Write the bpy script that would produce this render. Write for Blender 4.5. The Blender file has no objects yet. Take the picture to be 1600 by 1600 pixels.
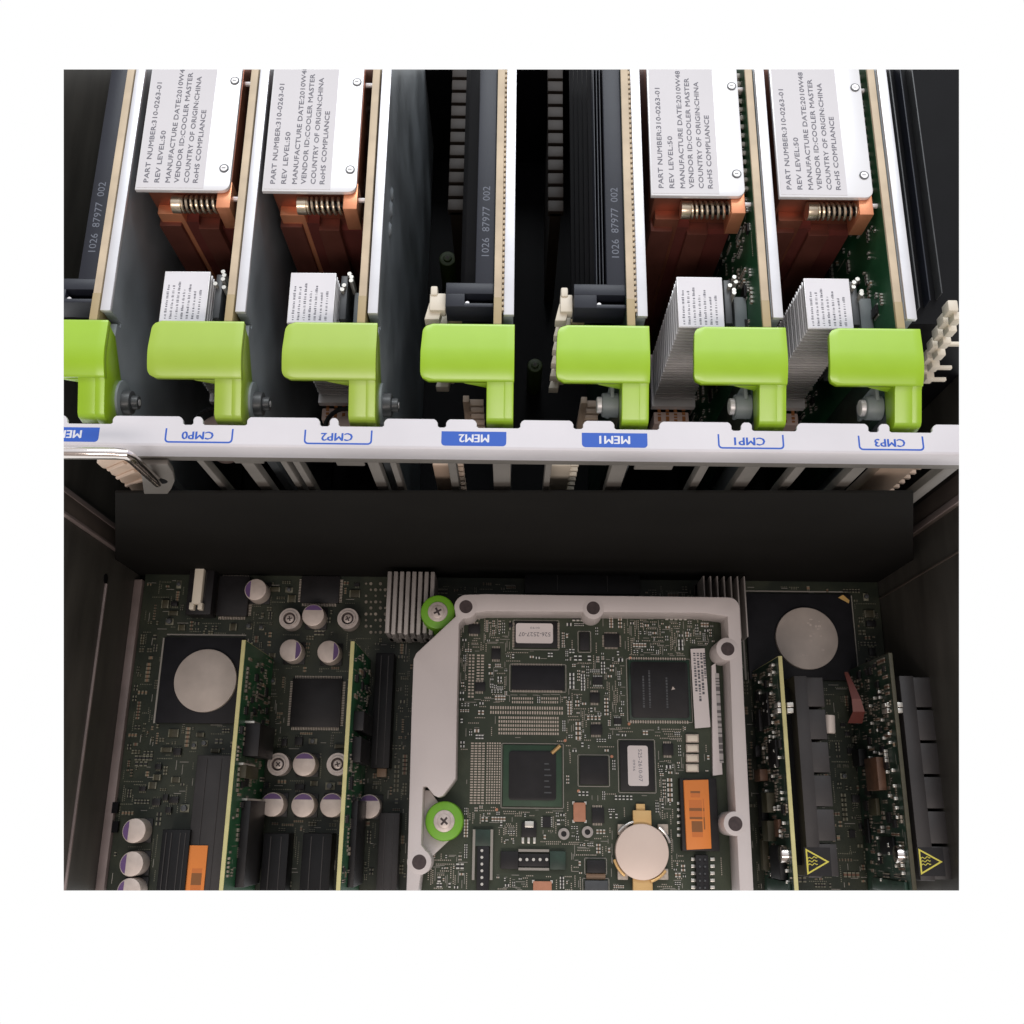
import bpy, bmesh, math, random
from mathutils import Vector, Matrix
radians = math.radians
scene = bpy.context.scene
COL = scene.collection

# ---------------------------------------------------------------- camera (all builder units are millimetres)
H, F, CX, CY = 450.0, 1610.0, 800.0, 750.0
RM = Matrix.Rotation(radians(18.2), 3, 'X') @ Matrix.Rotation(0.011, 3, 'Z')
cam_d = bpy.data.cameras.new('camera'); cam = bpy.data.objects.new('camera', cam_d); COL.objects.link(cam)
cam.matrix_world = Matrix.Translation((0, 0, H / 1000)) @ RM.to_4x4()
cam_d.sensor_width = 36; cam_d.lens = F / 1600 * 36; cam_d.shift_y = -50 / 1600
cam_d.clip_start = 0.005; cam_d.clip_end = 50
scene.camera = cam

# ---------------------------------------------------------------- light
w = bpy.data.worlds.new('World'); scene.world = w; w.use_nodes = True
nt = w.node_tree; nt.nodes.clear()
tc = nt.nodes.new('ShaderNodeTexCoord')
sep = nt.nodes.new('ShaderNodeSeparateXYZ'); nt.links.new(tc.outputs['Generated'], sep.inputs[0])
rz = nt.nodes.new('ShaderNodeValToRGB'); nt.links.new(sep.outputs['Z'], rz.inputs[0])   # below the horizon: plain white added as backdrop, no surface there
rz.color_ramp.elements[0].position = 0.0; rz.color_ramp.elements[0].color = (0, 0, 0, 1)
rz.color_ramp.elements[1].position = 0.02; rz.color_ramp.elements[1].color = (1, 1, 1, 1)
dot = nt.nodes.new('ShaderNodeVectorMath'); dot.operation = 'DOT_PRODUCT'
nt.links.new(tc.outputs['Generated'], dot.inputs[0]); dot.inputs[1].default_value = (0.05, 0.62, 0.78)
rr = nt.nodes.new('ShaderNodeValToRGB'); nt.links.new(dot.outputs['Value'], rr.inputs[0])
rr.color_ramp.elements[0].position = 0.55; rr.color_ramp.elements[0].color = (0.36, 0.31, 0.29, 1)
rr.color_ramp.elements[1].position = 0.95; rr.color_ramp.elements[1].color = (0.95, 0.98, 1.05, 1)
mix = nt.nodes.new('ShaderNodeMix'); mix.data_type = 'RGBA'
nt.links.new(rz.outputs[0], mix.inputs[0]); mix.inputs[6].default_value = (1.0, 1.0, 1.0, 1)
nt.links.new(rr.outputs[0], mix.inputs[7])
bg = nt.nodes.new('ShaderNodeBackground'); nt.links.new(mix.outputs[2], bg.inputs[0]); bg.inputs[1].default_value = 1.0
ow = nt.nodes.new('ShaderNodeOutputWorld'); nt.links.new(bg.outputs[0], ow.inputs[0])

def area(name, loc, target, sx, sy, power, color):
    l = bpy.data.lights.new(name, 'AREA'); l.shape = 'RECTANGLE'; l.size = sx; l.size_y = sy
    l.energy = power; l.color = color
    o = bpy.data.objects.new(name, l); COL.objects.link(o); o.location = loc
    o.rotation_euler = (Vector(target) - Vector(loc)).to_track_quat('-Z', 'Y').to_euler()
    return o
area('window_light', (0.1, 1.25, 1.35), (0, 0.22, 0.16), 1.3, 0.5, 13.5, (0.93, 0.97, 1.0))
area('room_light', (0.0, -0.75, 1.25), (0, 0.05, 0.05), 1.1, 0.24, 7.6, (1.0, 0.89, 0.83))

vs = scene.view_settings; vs.view_transform = 'Standard'; vs.look = 'None'; vs.gamma = 1; vs.exposure = 0.0
vs.use_curve_mapping = False
scene.render.engine = 'CYCLES'

# ---------------------------------------------------------------- pixel rays (1600 px photograph) to points in mm
CAMP = Vector((0, 0, H))
def ray(u, v): return RM @ Vector(((u - CX) / F, (CY - v) / F, -1))
def at(u, v, z):
    d = ray(u, v); return CAMP + d * ((z - H) / d.z)
def atY(u, v, y):
    d = ray(u, v); return CAMP + d * (y / d.y)
def atX(u, v, x):
    d = ray(u, v); return CAMP + d * (x / d.x)
# the piece of machine on show ends at four cut planes
U0, U1, V0, V1 = 99.5, 1498.5, 108.5, 1391.5
def cutp(a, b, inside):
    n = ray(*a).cross(ray(*b)).normalized()
    if n.dot(ray(*inside)) > 0: n = -n
    return n
CUTS = [cutp((U0, 0), (U0, 1600), (800, 800)), cutp((U1, 0), (U1, 1600), (800, 800)),
        cutp((0, V0), (1600, V0), (800, 800)), cutp((0, V1), (1600, V1), (800, 800))]

# ---------------------------------------------------------------- materials
MATS = {}
def mat(name, col, rough=0.5, metal=0.0, spec=0.5, var=0.0, vscale=60.0, bump=0.0, bscale=400.0, rvar=0.0, coat=0.0, stretch=None):
    m = bpy.data.materials.new(name); m.use_nodes = True; n = m.node_tree.nodes; L = m.node_tree.links
    p = n['Principled BSDF']
    p.inputs['Base Color'].default_value = (*col, 1); p.inputs['Roughness'].default_value = rough
    p.inputs['Metallic'].default_value = metal; p.inputs['Specular IOR Level'].default_value = spec
    if coat: p.inputs['Coat Weight'].default_value = coat; p.inputs['Coat Roughness'].default_value = 0.26
    tc = n.new('ShaderNodeTexCoord'); src = tc.outputs['Object']
    if stretch:
        mp = n.new('ShaderNodeMapping'); mp.inputs['Scale'].default_value = stretch; L.new(src, mp.inputs[0]); src = mp.outputs[0]
    nz = n.new('ShaderNodeTexNoise'); nz.inputs['Scale'].default_value = vscale; nz.inputs['Detail'].default_value = 6
    L.new(src, nz.inputs['Vector'])
    if var:
        mr = n.new('ShaderNodeMapRange'); mr.inputs[1].default_value = 0.3; mr.inputs[2].default_value = 0.7
        mr.inputs[3].default_value = 1 - var; mr.inputs[4].default_value = 1 + var
        L.new(nz.outputs['Fac'], mr.inputs[0])
        vm = n.new('ShaderNodeVectorMath'); vm.operation = 'SCALE'; vm.inputs[0].default_value = col
        L.new(mr.outputs[0], vm.inputs['Scale']); L.new(vm.outputs[0], p.inputs['Base Color'])
    if rvar:
        mr = n.new('ShaderNodeMapRange'); mr.inputs[1].default_value = 0.3; mr.inputs[2].default_value = 0.7
        mr.inputs[3].default_value = max(0.02, rough - rvar); mr.inputs[4].default_value = min(1, rough + rvar)
        L.new(nz.outputs['Fac'], mr.inputs[0]); L.new(mr.outputs[0], p.inputs['Roughness'])
    if bump:
        nb = n.new('ShaderNodeTexNoise'); nb.inputs['Scale'].default_value = bscale; nb.inputs['Detail'].default_value = 4
        L.new(src, nb.inputs['Vector'])
        b = n.new('ShaderNodeBump'); b.inputs['Strength'].default_value = bump; b.inputs['Distance'].default_value = 0.0002
        L.new(nb.outputs['Fac'], b.inputs['Height']); L.new(b.outputs[0], p.inputs['Normal'])
    MATS[name] = m; return m

def pcb_mat(name, dark, light, rough=0.45, scale=330.0):
    """solder mask with copper traces showing through as slightly lighter lines"""
    m = bpy.data.materials.new(name); m.use_nodes = True; n = m.node_tree.nodes; L = m.node_tree.links
    p = n['Principled BSDF']; p.inputs['Roughness'].default_value = rough; p.inputs['Specular IOR Level'].default_value = 0.35
    tc = n.new('ShaderNodeTexCoord')
    vo = n.new('ShaderNodeTexVoronoi'); vo.distance = 'MANHATTAN'; vo.feature = 'F1'; vo.inputs['Scale'].default_value = scale
    L.new(tc.outputs['Object'], vo.inputs['Vector'])
    r1 = n.new('ShaderNodeMath'); r1.operation = 'MULTIPLY'; r1.inputs[1].default_value = 9.0; L.new(vo.outputs['Distance'], r1.inputs[0])
    r2 = n.new('ShaderNodeMath'); r2.operation = 'FRACT'; L.new(r1.outputs[0], r2.inputs[0])
    gt = n.new('ShaderNodeMapRange'); gt.inputs[1].default_value = 0.45; gt.inputs[2].default_value = 0.6; L.new(r2.outputs[0], gt.inputs[0])
    nz = n.new('ShaderNodeTexNoise'); nz.inputs['Scale'].default_value = 55; nz.inputs['Detail'].default_value = 3
    L.new(tc.outputs['Object'], nz.inputs['Vector'])
    g2 = n.new('ShaderNodeMapRange'); g2.inputs[1].default_value = 0.42; g2.inputs[2].default_value = 0.6; L.new(nz.outputs['Fac'], g2.inputs[0])
    mu = n.new('ShaderNodeMath'); mu.operation = 'MULTIPLY'; L.new(gt.outputs[0], mu.inputs[0]); L.new(g2.outputs[0], mu.inputs[1])
    mx = n.new('ShaderNodeMix'); mx.data_type = 'RGBA'; L.new(mu.outputs[0], mx.inputs[0])
    mx.inputs[6].default_value = (*dark, 1); mx.inputs[7].default_value = (*light, 1)
    L.new(mx.outputs[2], p.inputs['Base Color'])
    MATS[name] = m; return m

def barcode_mat(name, paper, ink, scale, axis):
    m = bpy.data.materials.new(name); m.use_nodes = True; n = m.node_tree.nodes; L = m.node_tree.links
    p = n['Principled BSDF']; p.inputs['Roughness'].default_value = 0.5
    tc = n.new('ShaderNodeTexCoord'); mp = n.new('ShaderNodeMapping'); L.new(tc.outputs['Object'], mp.inputs[0])
    s = [0.0, 0.0, 0.0]; s[axis] = scale; mp.inputs['Scale'].default_value = s
    nz = n.new('ShaderNodeTexWhiteNoise'); fl = n.new('ShaderNodeVectorMath'); fl.operation = 'FLOOR'
    L.new(mp.outputs[0], fl.inputs[0]); L.new(fl.outputs[0], nz.inputs['Vector'])
    g = n.new('ShaderNodeMath'); g.operation = 'GREATER_THAN'; g.inputs[1].default_value = 0.5; L.new(nz.outputs['Value'], g.inputs[0])
    mx = n.new('ShaderNodeMix'); mx.data_type = 'RGBA'; L.new(g.outputs[0], mx.inputs[0])
    mx.inputs[6].default_value = (*paper, 1); mx.inputs[7].default_value = (*ink, 1); L.new(mx.outputs[2], p.inputs['Base Color'])
    MATS[name] = m; return m

mat('silver', (0.78, 0.79, 0.82), 0.38, 0.55, var=0.06, vscale=40, rvar=0.08, bump=0.08, bscale=900)
mat('galv', (0.32, 0.36, 0.39), 0.38, 0.35, var=0.25, vscale=35, rvar=0.1, bump=0.1, bscale=300)
mat('rail', (0.655, 0.64, 0.67), 0.45, 0.15, var=0.07, vscale=22, rvar=0.06, bump=0.05, bscale=1200)
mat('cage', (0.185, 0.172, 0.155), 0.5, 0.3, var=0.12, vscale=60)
mat('pcb_edge', (0.60, 0.50, 0.36), 0.6, var=0.12, vscale=120)
mat('pcb_edge_yellow', (0.56, 0.52, 0.24), 0.55, var=0.1, vscale=150)
pcb_mat('pcb', (0.026, 0.036, 0.020), (0.062, 0.072, 0.044))
mat('pcb_soft', (0.016, 0.052, 0.024), 0.5, var=0.2, vscale=200)
mat('screw_tan', (0.55, 0.48, 0.44), 0.4, 0.3, var=0.12, vscale=500)
pcb_mat('pcb_dim', (0.014, 0.019, 0.012), (0.045, 0.050, 0.030), scale=260)
pcb_mat('pcb_green', (0.012, 0.075, 0.03), (0.03, 0.14, 0.06), scale=260)
mat('pcb_green_dark', (0.012, 0.035, 0.022), 0.45, var=0.4, vscale=200)
mat('copper', (0.36, 0.13, 0.08), 0.42, 0.75, var=0.15, vscale=50, rvar=0.1, bump=0.1, bscale=300)
mat('copper_bright', (0.82, 0.34, 0.18), 0.34, 0.65, var=0.08, vscale=80)
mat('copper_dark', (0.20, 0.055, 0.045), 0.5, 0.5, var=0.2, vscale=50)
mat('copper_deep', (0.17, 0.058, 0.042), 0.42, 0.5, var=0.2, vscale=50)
mat('spring', (0.72, 0.62, 0.48), 0.3, 0.9)
mat('alu', (0.80, 0.78, 0.78), 0.42, 0.35, var=0.06, vscale=80)
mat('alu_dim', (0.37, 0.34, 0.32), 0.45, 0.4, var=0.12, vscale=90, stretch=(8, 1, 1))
mat('plate', (0.80, 0.81, 0.83), 0.32, 0.2, var=0.02, vscale=30)
mat('sticker', (0.66, 0.655, 0.68), 0.6, var=0.02, vscale=50)
mat('sticker_white', (0.76, 0.75, 0.79), 0.55, var=0.02)
mat('sticker_warm', (0.66, 0.61, 0.60), 0.55, var=0.03)
mat('sticker_pink', (0.42, 0.33, 0.30), 0.6, var=0.05)
mat('sticker_orange', (0.74, 0.225, 0.035), 0.5, var=0.04)
mat('ink', (0.10, 0.10, 0.115), 0.6)
mat('ink_grey', (0.16, 0.16, 0.19), 0.6)
mat('ink_slate', (0.13, 0.145, 0.18), 0.6)
mat('ink_brown', (0.25, 0.09, 0.02), 0.6)
mat('blue', (0.02, 0.10, 0.50), 0.45)
mat('ink_white', (0.72, 0.74, 0.8), 0.5)
mat('slate', (0.018, 0.021, 0.031), 0.42, spec=0.4, var=0.12, vscale=60, bump=0.1, bscale=900)
mat('black', (0.004, 0.004, 0.005), 0.55, spec=0.12, var=0.2)
mat('black_slot', (0.007, 0.007, 0.008), 0.5, spec=0.25, var=.3, vscale=90)
mat('black_gloss', (0.006, 0.006, 0.008), 0.35, spec=0.25)
mat('chip', (0.013, 0.012, 0.013), 0.45, spec=0.3, var=0.2, vscale=200, bump=0.1, bscale=2500)
mat('chip_blue', (0.014, 0.014, 0.017), 0.5, spec=0.2, var=0.15, vscale=200)
mat('wall', (0.060, 0.057, 0.050), 0.45, spec=0.3, var=0.3, vscale=18, stretch=(1, 1, 5), bump=0.1, bscale=200)
mat('wall_lip', (0.22, 0.175, 0.165), 0.5, 0.2, var=0.25, vscale=60)
mat('wall_band', (0.10, 0.08, 0.068), 0.5, 0.1, var=0.2, vscale=60)
mat('partition', (0.014, 0.0135, 0.0125), 0.85, spec=0.04, var=0.08, vscale=30)
mat('lime', (0.33, 0.57, 0.018), 0.33, spec=0.5, var=0.03, vscale=90, coat=0.6, rvar=.05, bump=.05, bscale=260)
mat('lime_cool', (0.36, 0.54, 0.05), 0.36, spec=0.5, var=0.03, vscale=90, coat=0.6, rvar=.05, bump=.05, bscale=260)
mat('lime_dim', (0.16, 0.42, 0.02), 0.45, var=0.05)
mat('green_deep', (0.03, 0.05, 0.01), 0.5)
mat('beige', (0.72, 0.66, 0.55), 0.5, var=0.05, vscale=100)
mat('beige_brown', (0.42, 0.33, 0.18), 0.55, var=0.1)
mat('brown_deep', (0.022, 0.014, 0.009), 0.6, var=0.2, vscale=150)
mat('salmon', (0.58, 0.45, 0.35), 0.5, var=0.12, vscale=90)
mat('frame_white', (0.585, 0.535, 0.52), 0.40, spec=0.45, var=0.05, vscale=28, bump=0.10, bscale=1500, rvar=.08)
mat('hole', (0.05, 0.035, 0.035), 0.7, var=0.3, vscale=700)
mat('steel', (0.62, 0.60, 0.58), 0.28, 0.9, rvar=0.08)
mat('chrome', (0.80, 0.74, 0.70), 0.16, 1.0)
mat('lid', (0.50, 0.44, 0.395), 0.5, 0.15, var=0.10, vscale=120, bump=0.05, bscale=700)
mat('cap_top', (0.58, 0.50, 0.45), 0.45, 0.25, var=0.08, vscale=400)
mat('purple', (0.11, 0.055, 0.17), 0.5)
mat('solder', (0.62, 0.60, 0.55), 0.3, 0.6)
mat('silk', (0.30, 0.28, 0.25), 0.6)
mat('pad', (0.46, 0.40, 0.34), 0.5, 0.1, var=0.2, vscale=900)
mat('cap_tan', (0.22, 0.14, 0.085), 0.5)
mat('res_black', (0.012, 0.012, 0.012), 0.4)
mat('brass', (0.72, 0.47, 0.20), 0.38, 0.5, var=0.06)
mat('gold', (0.75, 0.48, 0.16), 0.4, 0.3)
mat('solder_dim', (0.30, 0.26, 0.21), 0.4, 0.5, var=0.4, vscale=300)
mat('solder_green', (0.17, 0.165, 0.12), 0.5, 0.2, var=0.4, vscale=300)
mat('cap_brown', (0.12, 0.06, 0.035), 0.5, var=0.3, vscale=300)
mat('crystal_orange', (0.48, 0.21, 0.12), 0.5, var=0.1, vscale=300)
mat('battery', (0.72, 0.59, 0.51), 0.42, 0.12, var=0.04, vscale=60)
mat('teal_grey', (0.22, 0.25, 0.26), 0.5, var=0.08)
mat('grey_dark', (0.06, 0.064, 0.068), 0.38, var=0.15, vscale=200)
mat('sink_black', (0.030, 0.027, 0.027), 0.5, 0.1, var=0.2, vscale=80, bump=0.15, bscale=800)
mat('yellow', (0.60, 0.53, 0.08), 0.5)
mat('red_ribbon', (0.11, 0.025, 0.018), 0.45)
mat('olive', (0.045, 0.04, 0.02), 0.6, var=0.3, vscale=200)
barcode_mat('barcode_grey', (0.45, 0.43, 0.42), (0.14, 0.13, 0.13), 1700, 1)
barcode_mat('barcode_orange', (0.60, 0.17, 0.03), (0.24, 0.09, 0.02), 900, 1)

# ---------------------------------------------------------------- lettering
_TX = {}
def glyphs(s):
    if s in _TX: return _TX[s]
    c = bpy.data.curves.new('t', 'FONT'); c.body = s; c.size = 1; c.resolution_u = 2; c.offset = 0.0
    o = bpy.data.objects.new('t', c); COL.objects.link(o)
    dg = bpy.context.evaluated_depsgraph_get(); me = o.evaluated_get(dg).to_mesh()
    vs_ = [(v.co.x, v.co.y) for v in me.vertices]; fs = [tuple(p.vertices) for p in me.polygons]
    o.evaluated_get(dg).to_mesh_clear(); bpy.data.objects.remove(o); bpy.data.curves.remove(c)
    x0 = min(v[0] for v in vs_); x1 = max(v[0] for v in vs_); y0 = min(v[1] for v in vs_); y1 = max(v[1] for v in vs_)
    _TX[s] = ([((x - x0) / (x1 - x0), (y - y0) / (y1 - y0)) for x, y in vs_], fs)
    return _TX[s]

# ---------------------------------------------------------------- mesh builder
class MB:
    def __init__(s): s.bm = bmesh.new(); s.m = []; s.M = None
    def mi(s, m):
        if m not in s.m: s.m.append(m)
        return s.m.index(m)
    def add(s, vs_, fs, m):
        k = s.mi(m); M = s.M
        bv = [s.bm.verts.new(M @ Vector(v) if M else v) for v in vs_]
        for f in fs:
            try: s.bm.faces.new([bv[i] for i in f]).material_index = k
            except ValueError: pass
    def merge(s, t, m):
        t.verts.index_update()
        s.add([v.co.copy() for v in t.verts], [[v.index for v in f.verts] for f in t.faces], m); t.free()
    def bev(s, t, off, seg=2, ang=25):
        t.normal_update()
        es = [e for e in t.edges if len(e.link_faces) == 2 and e.calc_face_angle(0) > radians(ang)]
        bmesh.ops.bevel(t, geom=es, offset=off, segments=seg, affect='EDGES', profile=0.5, clamp_overlap=True)
    def box(s, x0, x1, y0, y1, z0, z1, m, bev=0, seg=2):
        if x0 > x1: x0, x1 = x1, x0
        if y0 > y1: y0, y1 = y1, y0
        V = [(x, y, z) for z in (z0, z1) for y in (y0, y1) for x in (x0, x1)]
        Fc = [(0, 2, 3, 1), (4, 5, 7, 6), (0, 1, 5, 4), (2, 6, 7, 3), (0, 4, 6, 2), (1, 3, 7, 5)]
        if bev:
            t = bmesh.new(); bv = [t.verts.new(v) for v in V]
            for f in Fc: t.faces.new([bv[i] for i in f])
            s.bev(t, bev, seg); s.merge(t, m)
        else: s.add(V, Fc, m)
    def prism(s, pts, a0, a1, m, axis='z', bev=0, seg=2):
        """polygon extruded along an axis; pts are the two other coordinates in xyz order"""
        def mk(p, a):
            return {'z': (p[0], p[1], a), 'y': (p[0], a, p[1]), 'x': (a, p[0], p[1])}[axis]
        t = bmesh.new(); n = len(pts)
        b = [t.verts.new(mk(p, a0)) for p in pts]; c = [t.verts.new(mk(p, a1)) for p in pts]
        t.faces.new(b); t.faces.new(c[::-1])
        for i in range(n): t.faces.new((b[i], c[i], c[(i + 1) % n], b[(i + 1) % n]))
        bmesh.ops.recalc_face_normals(t, faces=t.faces)
        if bev: s.bev(t, bev, seg, 35)
        bmesh.ops.triangulate(t, faces=[f for f in t.faces if len(f.verts) > 4])
        s.merge(t, m)
    def cyl(s, p0, p1, r, m, n=24, r2=None, bev=0):
        p0 = Vector(p0); p1 = Vector(p1); d = (p1 - p0).normalized(); a = d.orthogonal().normalized(); b = d.cross(a)
        r2 = r if r2 is None else r2
        st = [(p0, r), (p1, r2)]
        if bev: st = [(p0, r), (p1 - d * bev, r2), (p1 - d * bev * 0.3, r2 - bev * 0.3), (p1, r2 - bev)]
        V = []; Fc = []
        for c, q in st:
            for i in range(n):
                t = 2 * math.pi * i / n; V.append(c + (a * math.cos(t) + b * math.sin(t)) * q)
        for k in range(len(st) - 1):
            for i in range(n): Fc.append((k * n + i, k * n + (i + 1) % n, (k + 1) * n + (i + 1) % n, (k + 1) * n + i))
        Fc.append(tuple(range(n))[::-1]); Fc.append(tuple(range((len(st) - 1) * n, len(st) * n)))
        s.add(V, Fc, m)
    def ring(s, c, r0, r1, z0, z1, m, n=32):
        V = []; Fc = []
        for (r, z) in ((r0, z0), (r1, z0), (r1, z1), (r0, z1)):
            for i in range(n):
                t = 2 * math.pi * i / n; V.append((c[0] + r * math.cos(t), c[1] + r * math.sin(t), z))
        for k in range(4):
            for i in range(n): Fc.append((k * n + i, k * n + (i + 1) % n, ((k + 1) % 4) * n + (i + 1) % n, ((k + 1) % 4) * n + i))
        s.add(V, Fc, m)
    def tube(s, path, r, m, n=10, closed=False):
        P = [Vector(p) for p in path]; V = []; Fc = []; up = None
        for i, p in enumerate(P):
            d = (P[min(i + 1, len(P) - 1)] - P[max(i - 1, 0)]).normalized()
            if up is None: up = d.orthogonal().normalized()
            up = (up - d * up.dot(d)).normalized(); b = d.cross(up)
            for k in range(n):
                t = 2 * math.pi * k / n; V.append(p + (up * math.cos(t) + b * math.sin(t)) * r)
        for i in range(len(P) - 1):
            for k in range(n): Fc.append((i * n + k, i * n + (k + 1) % n, (i + 1) * n + (k + 1) % n, (i + 1) * n + k))
        Fc.append(tuple(range(n))[::-1]); Fc.append(tuple(range((len(P) - 1) * n, len(P) * n)))
        s.add(V, Fc, m)
    def text(s, st, o, xd, yd, length, height, m):
        vs_, fs = glyphs(st); o = Vector(o); xd = Vector(xd).normalized(); yd = Vector(yd).normalized()
        s.add([o + xd * (x * length) + yd * (y * height) for x, y in vs_], fs, m)
    def build(s, name, parent=None, **props):
        bm = s.bm
        for n in CUTS:                                     # trim what crosses the cut planes, and cap it
            if len(bm.verts) == 0: break
            ds = [(v.co - CAMP).dot(n) for v in bm.verts]
            if max(ds) <= 1e-4: continue
            r = bmesh.ops.bisect_plane(bm, geom=bm.verts[:] + bm.edges[:] + bm.faces[:], dist=1e-4, plane_co=CAMP, plane_no=n, clear_outer=True)
            ed = [e for e in r['geom_cut'] if isinstance(e, bmesh.types.BMEdge) and e.is_valid and len(e.link_faces) == 1]
            if ed:
                mid = {e: e.link_faces[0].material_index for e in ed}
                nf = bmesh.ops.holes_fill(bm, edges=ed, sides=0)['faces']
                for f in nf:
                    for e in f.edges:
                        if e in mid: f.material_index = mid[e]; break
        if len(bm.faces) == 0: bm.free(); return None
        bmesh.ops.recalc_face_normals(bm, faces=bm.faces)
        base = Vector((0, 0, 0)); q = parent
        while q is not None: base += q.location; q = q.parent
        k = 0.001
        for v in bm.verts: v.co = v.co * k - base
        me = bpy.data.meshes.new(name); bm.to_mesh(me); bm.free()
        for m in s.m: me.materials.append(MATS[m])
        me.polygons.foreach_set('use_smooth', [True] * len(me.polygons)); me.set_sharp_from_angle(angle=radians(32))
        o = bpy.data.objects.new(name, me); COL.objects.link(o)
        if parent is not None: o.parent = parent
        for a, b in props.items(): o[a] = b
        return o

def thing(name, label, cat, loc, group=None):
    o = bpy.data.objects.new(name, None); COL.objects.link(o); o.empty_display_size = 0.01
    o.location = Vector(loc) * 0.001; o['label'] = label; o['category'] = cat
    if group: o['group'] = group
    return o

# rounded rectangle outline
def rrect(x0, x1, y0, y1, r, n=4, corners=(1, 1, 1, 1)):
    out = []
    for (cx, cy, a, on) in ((x0 + r, y0 + r, 180, corners[0]), (x1 - r, y0 + r, 270, corners[1]), (x1 - r, y1 - r, 0, corners[2]), (x0 + r, y1 - r, 90, corners[3])):
        if on:
            for i in range(n + 1):
                t = radians(a + 90 * i / n); out.append((cx + r * math.cos(t), cy + r * math.sin(t)))
        else:
            t = radians(a + 45); out.append((cx + r * (1 if math.cos(t) > 0 else -1), cy + r * (1 if math.sin(t) > 0 else -1)))
    return out

def span(u0, v0, u1, v1, z):
    """rectangle on the plane z under a picture rectangle"""
    vm = (v0 + v1) / 2; um = (u0 + u1) / 2
    return at(u0, vm, z).x, at(u1, vm, z).x, at(um, v1, z).y, at(um, v0, z).y
def pxbox(mb, u0, v0, u1, v1, z0, z1, m, bev=0):
    x0, x1, y0, y1 = span(u0, v0, u1, v1, z1); mb.box(x0, x1, y0, y1, z0, z1, m, bev); return x0, x1, y0, y1

def screw(mb, x, y, z, r, m='steel', rot=0.4):
    """recessed cross-head screw seen from above"""
    mb.cyl((x, y, z - 1.5), (x, y, z), r, m, 20, bev=r * 0.25)
    for a in (rot, rot + math.pi / 2):
        c, s_ = math.cos(a), math.sin(a)
        q = [(x + c * r * .6 - s_ * r * .14, y + s_ * r * .6 + c * r * .14), (x - c * r * .6 - s_ * r * .14, y - s_ * r * .6 + c * r * .14),
             (x - c * r * .6 + s_ * r * .14, y - s_ * r * .6 - c * r * .14), (x + c * r * .6 + s_ * r * .14, y + s_ * r * .6 - c * r * .14)]
        mb.prism(q, z - 0.2, z + 0.02 + 0.01 * (a > 1), 'hole')

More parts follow.
